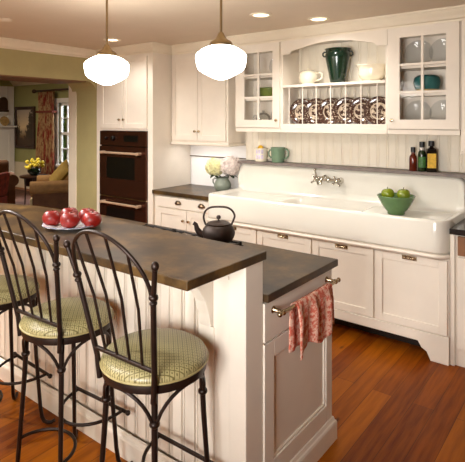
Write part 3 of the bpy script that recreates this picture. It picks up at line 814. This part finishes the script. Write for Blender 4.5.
# ------------------------------------------------------------------ tableware
# red fruit plate on the bar
px_, py_ = -1.232, -2.607
t = thing('serving_plate', 'white plate with thin blue rim holding red fruit on the bar top', 'plate', (px_,py_,1.0905), local=True)
MB().lathe([(.001,0),(.06,0),(.066,.003),(.10,.012),(.139,.020),(.143,.023),(.14,.025),(.10,.017),(.065,.008),(.001,.007)], 48).build('dish', BLUEW, t, smooth=True)
MB().tube([(.141*math.cos(2*PI*i/48), .141*math.sin(2*PI*i/48), .0238) for i in range(48)], .0014, 6, closed=True).build('rim', paint('blue_rim', (70,84,130), .2), t, smooth=True)
def red_fruit(r):
    t = thing('red_fruit', 'x', 'fruit', local=True, group='red fruit on the plate')
    m = MB(); n, k = 32, 16; vs = []; fs = []
    for i in range(n):
        a = 2*PI*i/n
        for j in range(k):
            th = PI*(j+.02)/(k-.96); rr = r*math.sin(th)*(1+.014*math.cos(5*a)*math.sin(th)); z = -r*.88*math.cos(th)
            if th > 2.4: z -= r*.22*((th-2.4)/.74)**2
            vs.append((rr*math.cos(a), rr*math.sin(a), z+r*.88))
    for i in range(n):
        for j in range(k-1): fs.append((i*k+j, ((i+1) % n)*k+j, ((i+1) % n)*k+j+1, i*k+j+1))
    fs.append(tuple(i*k for i in range(n))[::-1]); fs.append(tuple(i*k+k-1 for i in range(n)))
    m.add(vs, fs).build('flesh', REDF, t, smooth='all')
    zc = r*1.50; m = MB()
    for i in range(5):
        a = 2*PI*i/5; m.add([(0,0,zc),(.008*math.cos(a-.5),.008*math.sin(a-.5),zc+.002),(.02*math.cos(a),.02*math.sin(a),zc+.008),(.008*math.cos(a+.5),.008*math.sin(a+.5),zc+.002)], [(0,1,2,3)])
    m.tube([(0,0,zc-.012),(0,0,zc+.004),(.003,0,zc+.012)], .0028, 6)
    m.build('stem', REDST, t); return t
rf = red_fruit(.047)
RF = [((-.072,-.062), .0, 'red fruit at the left front of the white plate'), ((.020,-.036), 40, 'red fruit at the middle front of the white plate'), ((.088,.036), 80, 'red fruit at the right of the white plate'),
      ((-.075,.032), 15, 'red fruit at the back left of the white plate'), ((.006,.068), 60, 'red fruit at the back right of the white plate')]
for i, ((x, y), a, lab) in enumerate(RF):
    o = rf if i == 0 else copy_tree(rf)
    o.location = (px_+x*1.1+.006, py_+y*1.1, 1.0975); o.rotation_euler = (R(6*((i % 3)-1)), R(7*((i*2 % 3)-1)), R(a)); o['label'] = lab

# transfer plates in the rack
def dinner_plate(mat):
    t = thing('transfer_plate', 'x', 'plate', local=True, group='brown transferware plates in the rack')
    M = Matrix.Rotation(R(90), 4, 'X')
    MB().lathe([(.001,0),(.06,0),(.066,.004),(.098,.011),(.117,.017),(.119,.019),(.116,.020),(.095,.0145),(.066,.0085),(.062,.005),(.001,.005)], 44, M).build('dish', mat, t, smooth=True)
    return t
words = ['leftmost', 'second from left', 'third from left', 'fourth from left', 'fifth from left', 'rightmost']
for k in range(6):
    o = dinner_plate(transfer('brown_transfer_glaze_%d' % k, k+1))
    o.location = (-1.278+.1405*k, -.205, 1.583+.119); o.rotation_euler = (R(-8), 0, R(11)); o['label'] = 'brown and white transferware plate, %s in the plate rack' % words[k]

def ring_handle(m, c, r, tr, plane='x', a0=-90, a1=90, sx=1.0):
    m.tube([(c[0]+r*sx*math.cos(R(a)), c[1], c[2]+r*math.sin(R(a))) for a in range(a0, a1+1, 15)], tr, 8); return m
# green two handled vase
t = thing('green_vase', 'tall dark green glazed two handled vase on the rack shelf', 'vase', (-.938,-.2,1.9385), R(20), local=True); t.scale = (1.1,1.1,1.0)
MB().lathe([(.001,0),(.052,0),(.056,.006),(.060,.03),(.078,.13),(.094,.215),(.097,.245),(.092,.262),(.088,.272),(.094,.288),(.102,.298),(.096,.298),(.084,.28),(.085,.2),(.05,.03),(.001,.02)], 40).build('body', GREENGL, t, smooth=True)
for s_ in (-1, 1):
    MB().tube([(s_*.093,0,.236),(s_*.104,0,.236),(s_*.114,0,.247),(s_*.114,0,.264),(s_*.104,0,.275),(s_*.088,0,.274)], .0065, 10).build('handle', GREENGL, t, smooth=True)
# cream pots
t = thing('sugar_bowl', 'small cream ironstone pot with curled handle left of the green vase', 'pot', (-1.225,-.2,1.9385), R(12), local=True); t.scale = (1.14,)*3
MB().lathe([(.001,0),(.05,0),(.056,.006),(.052,.014),(.066,.03),(.075,.055),(.072,.08),(.066,.095),(.068,.099)], 36).build('body', CREAMGL, t, smooth=True)
MB().lathe([(.07,.0995),(.068,.104),(.045,.114),(.012,.120),(.006,.124),(.011,.131),(.006,.138),(.001,.139)], 36).build('lid', CREAMGL, t, smooth=True)
MB().tube([(.066,0,.088),(.09,0,.098),(.112,0,.088),(.113,0,.06),(.095,0,.042),(.07,0,.035)], .008, 10).build('handle', CREAMGL, t, smooth=True)
t = thing('ironstone_pot', 'wide cream ironstone pot with one handle right of the green vase', 'pot', (-.635,-.2,1.9385), R(14), local=True); t.scale = (1.06,)*3
MB().lathe([(.001,0),(.066,0),(.072,.006),(.07,.014),(.092,.035),(.103,.06),(.102,.09),(.107,.112),(.12,.126),(.118,.131),(.10,.118),(.094,.06),(.06,.022),(.001,.018)], 40).build('body', CREAMGL, t, smooth=True)
MB().tube([(.10,0,.095),(.125,0,.104),(.146,0,.09),(.146,0,.062),(.125,0,.045),(.095,0,.042)], .009, 10).build('handle', CREAMGL, t, smooth=True)
# behind the glass doors
def stand_plate(name, label, cat, loc, r, mat, rz=8, group=None):
    t = thing(name, label, cat, loc, local=True, group=group); t.rotation_euler = (R(-9), 0, R(rz))
    M = Matrix.Translation((0,0,r)) @ Matrix.Rotation(R(90), 4, 'X')
    MB().lathe([(.001,0),(.55*r,0),(.62*r,.004),(.9*r,.012),(r,.018),(r*.985,.021),(.88*r,.016),(.6*r,.007),(.001,.006)], 36, M).build('dish', mat, t, smooth=True)
    return t
gp = 'clear glass plates in the cabinets'
stand_plate('glass_plate', 'clear glass plate upright on the top shelf of the left glass cabinet', 'plate', (-1.545,-.165,2.037), .105, CRYST, 10, gp)
stand_plate('glass_plate', 'clear glass plate on the top shelf of the right glass cabinet, at left', 'plate', (-.275,-.165,2.037), .108, CRYST, 8, gp)
stand_plate('glass_plate', 'clear glass plate on the top shelf of the right glass cabinet, at right', 'plate', (-.085,-.165,2.037), .108, CRYST, 8, gp)
stand_plate('glass_plate', 'clear glass plate at the bottom left of the right glass cabinet', 'plate', (-.28,-.165,1.583), .10, CRYST, 8, gp)
stand_plate('glass_plate', 'clear glass plate at the bottom right of the right glass cabinet', 'plate', (-.09,-.165,1.583), .10, CRYST, 8, gp)
t = thing('teal_bowl', 'squat teal glazed bowl with pale foot on the middle shelf of the right cabinet', 'bowl', (-.195,-.22,1.8285), local=True); t.scale = (.95,.95,1.35)
b = MB().lathe([(.088,.024),(.098,.04),(.105,.065),(.098,.09),(.078,.102),(.06,.104),(.055,.098),(.08,.06),(.07,.03)], 36, cap0=False, cap1=False).build('body', TEALGL, t, smooth=True)
MB().lathe([(.001,0),(.08,0),(.082,.008),(.075,.012),(.086,.026),(.001,.027)], 36).build('foot', paint('tan_ceramic', (196,166,104), .3), t, smooth=True)['label'] = 'tan ceramic foot'
t = thing('green_bowl', 'olive green bowl on the middle shelf of the left glass cabinet', 'bowl', (-1.615,-.215,1.8285), local=True); t.scale = (1.15,1.15,1.1)
MB().lathe([(.001,0),(.07,0),(.078,.008),(.098,.04),(.108,.085),(.112,.092),(.106,.092),(.092,.04),(.07,.014),(.001,.01)], 36).build('body', OLIVEGL, t, smooth=True)
MB().lathe([(.109,.072),(.1125,.074),(.1125,.08),(.109,.082)], 36, cap0=False, cap1=False).build('band', OLIVEGL, t, smooth=True)
t = thing('glass_teapot', 'clear glass teapot at the bottom of the left glass cabinet', 'teapot', (-1.69,-.22,1.5825), R(10), local=True)
MB().lathe([(.001,0),(.05,0),(.06,.01),(.072,.05),(.062,.09),(.045,.105),(.03,.115),(.008,.12),(.012,.134),(.001,.138)], 30).build('body', CRYST, t, smooth=True)
MB().tube([(.06,0,.04),(.09,0,.06),(.105,0,.095)], [.014,.01,.008], 10).build('spout', CRYST, t, smooth=True)
MB().tube([(-.06,0,.09),(-.095,0,.09),(-.105,0,.06),(-.085,0,.03),(-.062,0,.025)], .006, 8).build('handle', CRYST, t, smooth=True)
stand_plate('glass_plate', 'clear glass plate beside the glass teapot in the left cabinet', 'plate', (-1.55,-.155,1.583), .088, CRYST, 10, gp)

# ledge items
LZ = 1.2325
t = thing('cream_mug', 'cream mug with painted squares holding yellow fruit on the ledge', 'mug', (-1.765,-.148,LZ), R(18), local=True); t.scale = (1.06,1.06,1.3)
MB().lathe([(.001,0),(.05,0),(.056,.006),(.060,.05),(.060,.092),(.062,.098),(.057,.098),(.055,.05),(.05,.012),(.001,.01)], 32).build('body', CREAMGL, t, smooth=True)
MB().tube([(.057,0,.082),(.08,0,.086),(.094,0,.07),(.092,0,.042),(.076,0,.026),(.056,0,.024)], .007, 10).build('handle', CREAMGL, t, smooth=True)
for i, a in enumerate((-125, -100, -75)):
    for z0 in (.02, .058):
        m = MB(); n = 4
        vs = [( .0608*math.cos(R(a+20*j/n)), .0608*math.sin(R(a+20*j/n)), z) for z in (z0, z0+.03) for j in range(n+1)]
        m.add(vs, [(j, j+1, n+2+j, n+1+j) for j in range(n)]); o = m.build('painted_square', LILAC, t); o.modifiers.new('s','SOLIDIFY').thickness = .0012
def lemon(x, y, z, lab, rz):
    t = thing('lemon', lab, 'lemon', (x,y,z), local=True, group='yellow fruit in the cream mug'); t.rotation_euler = (R(80), 0, R(rz))
    MB().lathe([(.001,-.040),(.006,-.038),(.012,-.031),(.024,-.018),(.028,0),(.024,.018),(.012,.031),(.006,.037),(.001,.039)], 24).build('peel', LEMON, t, smooth='all')
lemon(-1.769, -.150, LZ+.127, 'yellow fruit resting in the mouth of the cream mug', 55)
t = thing('green_mug', 'sage green mug on the ledge right of the yellow fruit', 'mug', (-1.575,-.145,LZ), R(10), local=True); t.scale = (1.0,1.0,1.25)
MB().lathe([(.001,0),(.054,0),(.058,.004),(.064,.06),(.066,.10),(.070,.112),(.065,.112),(.06,.06),(.052,.012),(.001,.01)], 32).build('body', SAGEGL, t, smooth=True)
MB().tube([(.063,0,.095),(.088,0,.10),(.106,0,.082),(.104,0,.052),(.084,0,.032),(.06,0,.03)], .008, 10).build('handle', SAGEGL, t, smooth=True)
MB().tube([(-.063,0,.09),(-.082,0,.09),(-.094,0,.075),(-.092,0,.05),(-.076,0,.035),(-.06,0,.034)], .006, 10).build('rear_handle', SAGEGL, t, smooth=True)
def bottle(x, y, h, r, nr, nh, mat, lab, square=False, lmat=None, foil=None):
    t = thing('bottle', lab, 'bottle', (x, y, LZ), R(20), local=True, group='bottles on the ledge')
    n = 4 if square else 24
    M = Matrix.Rotation(R(45), 4, 'Z') if square else None
    k = 1.35 if square else 1
    MB().lathe([(.001,0),(r*.94*k,0),(r*k,.004),(r*k,h-nh-.03),(r*.9*k,h-nh-.012),(nr*1.3,h-nh),(nr,h-nh+.012),(nr,h-.022),(nr*1.1,h-.02),(.001,h-.02)], n if not square else 4, M).build('body', mat, t, smooth=not square, bevel=.004 if square else 0)
    MB().lathe([(.001,h-.04),(nr*1.25,h-.04),(nr*1.3,h-.02),(nr*1.25,h),(.001,h)], 20).build('cap', CAPB, t, smooth=True)
    if lmat:
        m = MB(); z0, z1 = .03, h-nh-.045
        if square: m.box(-r*.82, r*.82, -r*.962-.001, -r*.95+.001, z0, z1)
        else:
            q = 12; m.add([((r+.0012)*math.cos(R(-150+120*j/q)), (r+.0012)*math.sin(R(-150+120*j/q)), z) for z in (z0,z1) for j in range(q+1)], [(j, j+1, q+2+j, q+1+j) for j in range(q)])
        o = m.build('label', lmat, t); o.name = 'paper_label'
        if not square: o.modifiers.new('s','SOLIDIFY').thickness = .001
    if foil:
        MB().lathe([(nr*1.12,h-nh+.004),(nr*1.4,h-nh+.006),(nr*1.12,h-.042)], 20, cap0=False, cap1=False).build('foil', foil, t, smooth=True)
bottle(-.318, -.160, .185, .030, .014, .06, BOTRED, 'shortest bottle on the ledge, red brown with a black cap')
bottle(-.250, -.160, .228, .030, .016, .07, BOTGRN, 'green bottle with a green label between the other two bottles', lmat=LABG, foil=LABS)
bottle(-.183, -.150, .236, .038, .017, .05, BOTBLK, 'dark square bottle with a yellow label, right on the ledge', True, LABY)

# bowl of apples on the drainboard
bx_, by_, bz_ = -.362, -.42, .9275
t = thing('ribbed_bowl', 'green ribbed bowl of apples on the right drainboard of the sink', 'bowl', (bx_,by_,bz_), local=True); t.scale = (1.12,1.12,1.2)
prof = [(.001,0),(.052,0),(.056,.004),(.056,.012)]
for i in range(9): 
    u = i/8; prof += [(.060+.058*u**.8, .018+.088*u), (.0645+.0575*u**.8, .0215+.088*u)]
prof += [(.124,.116),(.118,.118),(.11,.10),(.09,.084),(.001,.080)]
MB().lathe(prof, 44).build('body', BOWLGL, t, smooth='all')
def apple():
    t = thing('green_apple', 'x', 'apple', local=True, group='green apples in the bowl'); t.scale = (1.3,1.3,1.25)
    r = .037
    MB().lathe([(.001,.006),(.010,.003),(.016,0),(.026,.008),(.035,.025),(.0375,.04),(.034,.056),(.024,.066),(.012,.067),(.005,.062),(.001,.060)], 28).build('flesh', APPLE, t, smooth='all')
    MB().tube([(0,0,.058),(.002,0,.07),(.006,0,.08)], .002, 6).build('stem', STEMB, t); return t
ap = apple()
for i, (p, lab) in enumerate((((-.050,-.014,.100), 'left green apple heaped in the ribbed bowl'), ((.050,.026,.100), 'right green apple heaped in the ribbed bowl'))):
    o = ap if i == 0 else copy_tree(ap)
    o.location = (bx_+p[0], by_+p[1], bz_+p[2]); o.rotation_euler = (R(12*(i-1)), R(-14+9*i), i); o['label'] = lab

# vase with hydrangeas
vx, vy, vz = -2.20, -.20, .9155
t = thing('flower_vase', 'grey green jug with two hydrangea blooms on the left counter', 'vase', (vx,vy,vz), R(20), local=True); t.scale = (1.2,1.2,1.16)
MB().lathe([(.001,0),(.05,0),(.056,.005),(.072,.03),(.074,.055),(.064,.08),(.052,.098),(.05,.108),(.056,.118),(.05,.118),(.044,.106),(.06,.07),(.06,.03),(.001,.012)], 36).build('body', GREYGL, t, smooth=True)
MB().tube([(-.048,0,.10),(-.07,0,.108),(-.086,0,.095),(-.086,0,.07),(-.07,0,.05)], .006, 8).build('handle', GREYGL, t, smooth=True)
def hydrangea(loc, r, mat, lab, rnd, sb):
    t = thing('hydrangea', lab, 'flower', (vx, vy, vz+.10), group='hydrangeas in the jug')
    m = MB(); N = 190
    for i in range(N):
        z = 1-2*(i+.5)/N; ph = i*2.39996; q = math.sqrt(1-z*z)
        d = Vector((q*math.cos(ph), q*math.sin(ph), z*.85)); p = Vector(loc)+d*r*rnd.uniform(.74,1.06)
        Rm = d.to_track_quat('Z','Y').to_matrix().to_4x4()
        M = Matrix.Translation(p) @ Rm @ Matrix.Rotation(rnd.uniform(0,6.3),4,'Z') @ Matrix.Rotation(rnd.uniform(-.4,.4),4,'X')
        s = .021*rnd.uniform(.8,1.3)
        for k in range(4):
            m.add([(0,0,0),(s*.75,s*.15,.004),(s*.95,s*.8,-.002),(s*.2,s*.75,.004)], [(0,1,2,3)], M @ Matrix.Rotation(k*PI/2,4,'Z'))
    m.ball(loc, r*.72, 16, 10, .85)
    m.build('flower_head', mat, t)
    L = Vector(loc); MB().tube([(sb[0], sb[1], vz+.02), ((sb[0]+L.x)/2, (sb[1]+L.y)/2, vz+.11), (L.x, L.y, L.z-r*.6)], .004, 6).build('stem', LEAF, t)
    m = MB()
    for k in range(5):
        a = rnd.uniform(0,6.28)+k*1.25; M = Matrix.Translation((L.x, L.y, L.z-r*.75)) @ Matrix.Rotation(a,4,'Z') @ Matrix.Rotation(R(-18),4,'X')
        m.add([(0,0,0),(.022,.03,.006),(.016,.062,0),(0,.088,-.008),(-.016,.062,0),(-.022,.03,.006)], [(0,1,2,3,4,5)], M)
    m.build('leaves', LEAF, t)
rn = random.Random(11)
hydrangea((vx-.066, vy-.04, vz+.238), .098, HYY, 'pale yellow hydrangea bloom on the left of the jug', rn, (vx-.01, vy))
hydrangea((vx+.085, vy+.02, vz+.254), .112, HYP, 'pinkish white hydrangea bloom on the right of the jug', rn, (vx+.012, vy))

# ------------------------------------------------------------------ living room furniture
t = thing('framed_painting', 'dark framed landscape painting on the far living room wall', 'painting', (-10.22,LY,.96))
fx0, fx1, fz0, fz1 = -10.62, -9.74, .96, 1.96; m = MB(); fwid = .075
m.box(fx0, fx0+fwid, LY-.05, LY-.002, fz0, fz1); m.box(fx1-fwid, fx1, LY-.05, LY-.002, fz0, fz1); m.box(fx0+fwid, fx1-fwid, LY-.05, LY-.002, fz0, fz0+fwid); m.box(fx0+fwid, fx1-fwid, LY-.05, LY-.002, fz1-fwid, fz1)
m.build('frame', DKWOOD, t, bevel=.012)
MB().box(fx0+fwid-.01, fx1-fwid+.01, LY-.028, LY-.004, fz0+fwid-.01, fz1-fwid+.01).build('canvas', PAINTG, t)
# curtain and rod
t = thing('curtain', 'red and cream patterned curtain hanging beside the living room window', 'curtain', (-9.25,LY-.1,.05))
def drape():
    m = MB(); n = 90; rows = [(2.27,.62,-9.10),(2.05,.62,-9.10),(1.82,.60,-9.10),(1.4,.66,-9.12),(.9,.72,-9.15),(.06,.80,-9.16)]; vs = []; fs = []
    for z, wd, xc in rows:
        for i in range(n+1):
            u = i/n; vs.append((xc+(u-.5)*wd, LY-.13+.045*math.sin(u*2*PI*7)+.012*math.sin(u*31+z*2), z))
    for r in range(len(rows)-1):
        for i in range(n): a = r*(n+1)+i; fs.append((a, a+1, a+n+2, a+n+1))
    return m.add(vs, fs)
o = drape().build('drape', CURT, t, smooth='all'); o.modifiers.new('s','SOLIDIFY').thickness = .006
o = MB().box(-9.42, -8.78, LY-.195, LY-.07, 1.80, 1.845).build('band', paint('red_fringe_band', (112,48,34), .9, var=.3, scale=30), t)
t = thing('curtain_rod', 'dark curtain rod above the patterned curtain', 'curtain rod', (-8.7,LY-.12,2.3))
m = MB().tube([(-9.56,LY-.13,2.30),(-7.4,LY-.13,2.30)], .022, 12); m.build('rod', DKWOOD, t, smooth=True)
m = MB(); m.ball((-9.60,LY-.13,2.30), .05, 14, 9); m.ball((-9.53,LY-.13,2.30), .032, 14, 9); m.build('finial', DKWOOD, t, smooth=True)
MB().tube([(-9.47,LY-.003,2.30),(-9.47,LY-.13,2.30)], .015, 8).build('rod_bracket', DKWOOD, t, smooth=True)
# built in white shelving on the fireplace wall
t = thing('built_in_shelves', 'white panelled built in with shelf at the left edge of the living room', 'shelving', (LWX+.2,1.3,0))
m = MB(); m.box(LWX+.002, LWX+.10, .2, 2.16, .013, 1.46); m.box(LWX+.002, LWX+.05, .2, 2.16, 1.46, 2.46); m.box(LWX+.05, LWX+.08, 2.0, 2.16, 1.46, 2.46); m.build('body', TILEW, t, bevel=.004)
MB().box(LWX+.002, LWX+.22, .18, 2.165, 1.462, 1.50).build('mantel_shelf', TILEW, t, bevel=.006)
MB().box(LWX+.052, LWX+.22, .2, 1.99, 1.80, 1.83).build('shelf', TILEW, t, bevel=.004)
m = MB()
for a in (.3, .75, 1.2, 1.65): m.box(LWX+.101, LWX+.115, a+.03, a+.40, .2, .24); m.box(LWX+.101, LWX+.115, a+.03, a+.40, 1.32, 1.36); m.box(LWX+.101, LWX+.115, a+.03, a+.07, .24, 1.32); m.box(LWX+.101, LWX+.115, a+.36, a+.40, .24, 1.32)
m.build('panel_moulding', TILEW, t)
t = thing('shelf_ornament', 'dark arched ornament on the upper white shelf in the living room', 'ornament', (LWX+.13,1.86,1.8305), local=True)
MB().box(-.05,.05,-.12,.12,0,.05).prism([(-.10,.05),(.10,.05),(.10,.24)]+[(.10*math.cos(R(a)),.24+.12*math.sin(R(a))) for a in range(15,180,15)]+[(-.10,.24)], -.04,.04,'x').build('case', DKWOOD, t, bevel=.006)
t = thing('display_dish', 'small round dish standing below the dark ornament on the white mantel', 'dish', (LWX+.16,1.87,1.5005), local=True)
MB().lathe([(.001,0),(.08,0),(.11,.012),(.115,.016),(.08,.008),(.001,.006)], 30, Matrix.Translation((0,0,.115)) @ Matrix.Rotation(R(82),4,'Y')).build('dish', paint('gilt_dish', (170,140,90), .3, var=.4, scale=20), t, smooth=True)
# pillow shape
def cushion(w, d, h, n=12):
    m = MB(); vs = []; fs = []
    for s in (1, -1):
        for i in range(n+1):
            for j in range(n+1):
                u, v = 2*i/n-1, 2*j/n-1
                e = (1-u**4)*(1-v**4); pin = 1-.10*(u*u*v*v) ; ed = .06
                vs.append((u*w/2*(1-.07*(1-abs(v))**1*abs(u)), v*d/2*(1-.07*(1-abs(u))*abs(v)), s*h/2*max(0,e)**.5))
    N = (n+1)**2
    for q in (0, 1):
        for i in range(n):
            for j in range(n):
                a = q*N+i*(n+1)+j; fs.append((a, a+1, a+n+2, a+n+1))
    return m.add(vs, fs)
# near armchair, turned to the fireplace (-X)
def armchair(name, label, loc, rz, body, armf, seatm):
    t = thing(name, label, 'armchair', loc, rz, local=True)
    m = MB().box(-.42,.40,-.34,.34,.12,.34); m.build('base', body, t, bevel=.03, seg=3)
    MB().box(-.47,.22,-.315,.315,.345,.49).build('seat_cushion', seatm, t, bevel=.05, seg=4, smooth=True)
    MB().prism([(.22,.345),(.44,.345),(.56,.86),(.52,.93),(.42,.93),(.36,.86)], -.36, .36, 'y').build('backrest', body, t, bevel=.04, seg=4, smooth=True)
    for s in (-1, 1):
        y0 = s*.345; y1 = s*.47
        m = MB().box(-.42,.42,min(y0,y1),max(y0,y1),.12,.50)
        a = m.build('arm', body, t, bevel=.02, seg=3)
        q = MB(); q.tube([(-.45, s*.425, .53),(.30, s*.425, .54),(.42, s*.425, .55)], .105, 16); q.build('arm_roll', armf, a, smooth=True)
        for x in (-.38,.38):
            MB().tube([(x, s*.40, .0125),(x, s*.40, .12)], [.022,.03], 10).build('leg', DKWOOD, t, smooth=True)
    MB().box(-.455,-.422,-.46,.46,.03,.36).build('skirt', CREAMUP, t, bevel=.01)['label'] = 'cream fabric front'
    return t
armchair('armchair', 'tan armchair with rolled arms and an ochre pillow beyond the doorway', (-6.60,.90,.0), R(53), BRNUP, TAN, TAN).scale = (1.12,1.12,1.0)
p = thing('pillow', 'ochre pillow leaning on the tan armchair', 'pillow', (-6.53,.74,.69), local=True); p.rotation_euler = (R(25), R(-50), R(40))
cushion(.48,.52,.15).build('cover', OCHRE, p, smooth='all')
armchair('armchair', 'brown armchair seen from behind at the left edge beyond the bar top', (-8.1,.25,.0), R(-25), BRNUP, BRNUP, BRNUP)
t = thing('slipper_chair', 'red patterned slipper chair cut off at the left edge, before the brown armchair', 'chair', (-6.74,-.44,.0), R(35), local=True)
MB().box(-.26,.26,-.26,.26,.10,.44).build('seat', REDUP, t, bevel=.03, seg=3)
MB().prism([(.14,.44),(.26,.44),(.31,.80),(.24,.82)], -.25, .25, 'y').build('backrest', REDUP, t, bevel=.03, seg=3)
for x in (-.2,.2):
    for y in (-.2,.2): MB().tube([(x,y,.0125),(x,y,.10)], .022, 10).build('leg', DKWOOD, t, smooth=True)
t = thing('side_table', 'dark wooden side table with yellow flowers in the living room', 'table', (-7.72,.98,.0125), local=True); t.scale = (.62,.62,1.28)
MB().lathe([(.001,.42),(.40,.42),(.42,.43),(.42,.45),(.001,.45)], 36).build('table_top', DKWOOD, t, smooth=True)
MB().lathe([(.24,.30),(.26,.30),(.26,.42),(.24,.42)], 30, cap0=False, cap1=False).build('apron', DKWOOD, t, smooth=True)
for a in (45, 135, 225, 315): MB().tube([(.27*math.cos(R(a)), .27*math.sin(R(a)), .42), (.26*math.cos(R(a)), .26*math.sin(R(a)), .2), (.28*math.cos(R(a)), .28*math.sin(R(a)), 0)], [.03,.022,.018], 10).build('leg', DKWOOD, t, smooth=True)
t = thing('flower_bowl', 'dark bowl holding a bunch of yellow flowers on the side table', 'vase', (-7.72,.98,.589), local=True)
MB().lathe([(.001,0),(.06,0),(.07,.01),(.12,.06),(.125,.10),(.10,.125),(.095,.12),(.11,.09),(.001,.02)], 30).build('body', GREENGL, t, smooth=True)
t = thing('bouquet', 'bunch of yellow flowers in the dark bowl on the side table', 'flowers', (-7.72,.98,.62), local=True); t.scale = (.72,.72,.8); t['kind'] = 'stuff'
rn = random.Random(5); m = MB(); m2 = MB()
for k in range(26):
    a = rn.uniform(0,6.28); r = .21*math.sqrt(rn.random()); p = (r*math.cos(a), r*math.sin(a), .15+.15*rn.random()+.06*(1-r/.21)); m.ball(p, rn.uniform(.035,.06), 8, 6, .8); m2.tube([(p[0]*.2,p[1]*.2,0),(p[0]*.7,p[1]*.7,.1),p], .005, 5)
m.build('blooms', YFLOW, t, smooth=True); m2.build('stems', LEAF, t)

# ------------------------------------------------------------------ lights
def area(name, loc, rot, sx, sy, e, col):
    l = bpy.data.lights.new(name, 'AREA'); l.shape = 'RECTANGLE'; l.size = sx; l.size_y = sy; l.energy = e; l.color = col
    o = bpy.data.objects.new(name, l); COL.objects.link(o); o.location = loc; o.rotation_euler = rot; return o
dw = area('front_key_light', ((wx0+wx1)/2+.12, FY-.35, (wz0+wz1)/2), (R(90),0,R(24)), 1.0, 1.05, 35, (1,.98,.96)); dw.data.spread = R(86)  # softbox-like key light added at the unseen window, aimed at the island
area('daylight_living_window', ((wl0+wl1)/2, LY+1.3, 3.0), (R(-52),0,0), 1.3, 1.3, 260, (.88,.94,1))
area('living_room_fill', (-8.0,-.5,2.55), (0,0,0), .6, .6, 70, (1,.84,.64))  # unseen fill added near the ceiling to light the living room
for (x, y), lab in DL:
    l = bpy.data.lights.new('ceiling_spot', 'SPOT'); l.energy = 20; l.color = (1,.97,.93); l.spot_size = R(150); l.spot_blend = .7; l.shadow_soft_size = .05
    o = bpy.data.objects.new('ceiling_spot', l); COL.objects.link(o); o.location = (x, y, CZ-.02)
for x, y, e in ((-2.9,-2.9,235),(-2.1,-3.8,150),(-1.2,-3.6,22)):     # unseen fill spots added at the ceiling to brighten cabinets and floor
    l = bpy.data.lights.new('ceiling_spot', 'SPOT'); l.energy = e; l.color = (1,.985,.96); l.spot_size = R(165); l.spot_blend = .5; l.shadow_soft_size = .07
    o = bpy.data.objects.new('ceiling_spot', l); COL.objects.link(o); o.location = (x, y, CZ-.02)
area('under_cabinet_fill', (-2.42,-.2,1.366), (0,0,0), .6, .05, 1.2, (1,.95,.93))  # unseen fill added below the wall cabinet to brighten the backsplash
sun = bpy.data.lights.new('sun', 'SUN'); sun.energy = 2.5; sun.angle = R(2); so_ = bpy.data.objects.new('sun', sun); COL.objects.link(so_); so_.rotation_euler = (R(50), R(-15), R(190))
wd = bpy.data.worlds.new('sky'); SC.world = wd; wd.use_nodes = True
bg = wd.node_tree.nodes['Background']; bg.inputs[0].default_value = (.24,.28,.55,1); bg.inputs[1].default_value = .38

# ------------------------------------------------------------------ camera
cam = bpy.data.cameras.new('camera'); co = bpy.data.objects.new('camera', cam); COL.objects.link(co)
co.location = (.8902,-4.0515,1.6252); co.rotation_euler = (R(90),0,R(37.5788))
cam.sensor_width = 36; cam.sensor_fit = 'HORIZONTAL'; cam.lens = 36*487.44/465; cam.shift_y = -(231-120.576)/465; cam.clip_start = .05
SC.camera = co
for o in bpy.data.objects:
    if '_o' in o: del o['_o']
SC.view_settings.view_transform = 'Standard'; SC.view_settings.look = 'None'; SC.view_settings.exposure = .30; SC.view_settings.gamma = 1; SC.view_settings.use_curve_mapping = False
SC.cycles.use_denoising = True
SC.cycles.max_bounces = 10; SC.cycles.diffuse_bounces = 5; SC.cycles.transparent_max_bounces = 16
SC.cycles.sample_clamp_indirect = 6
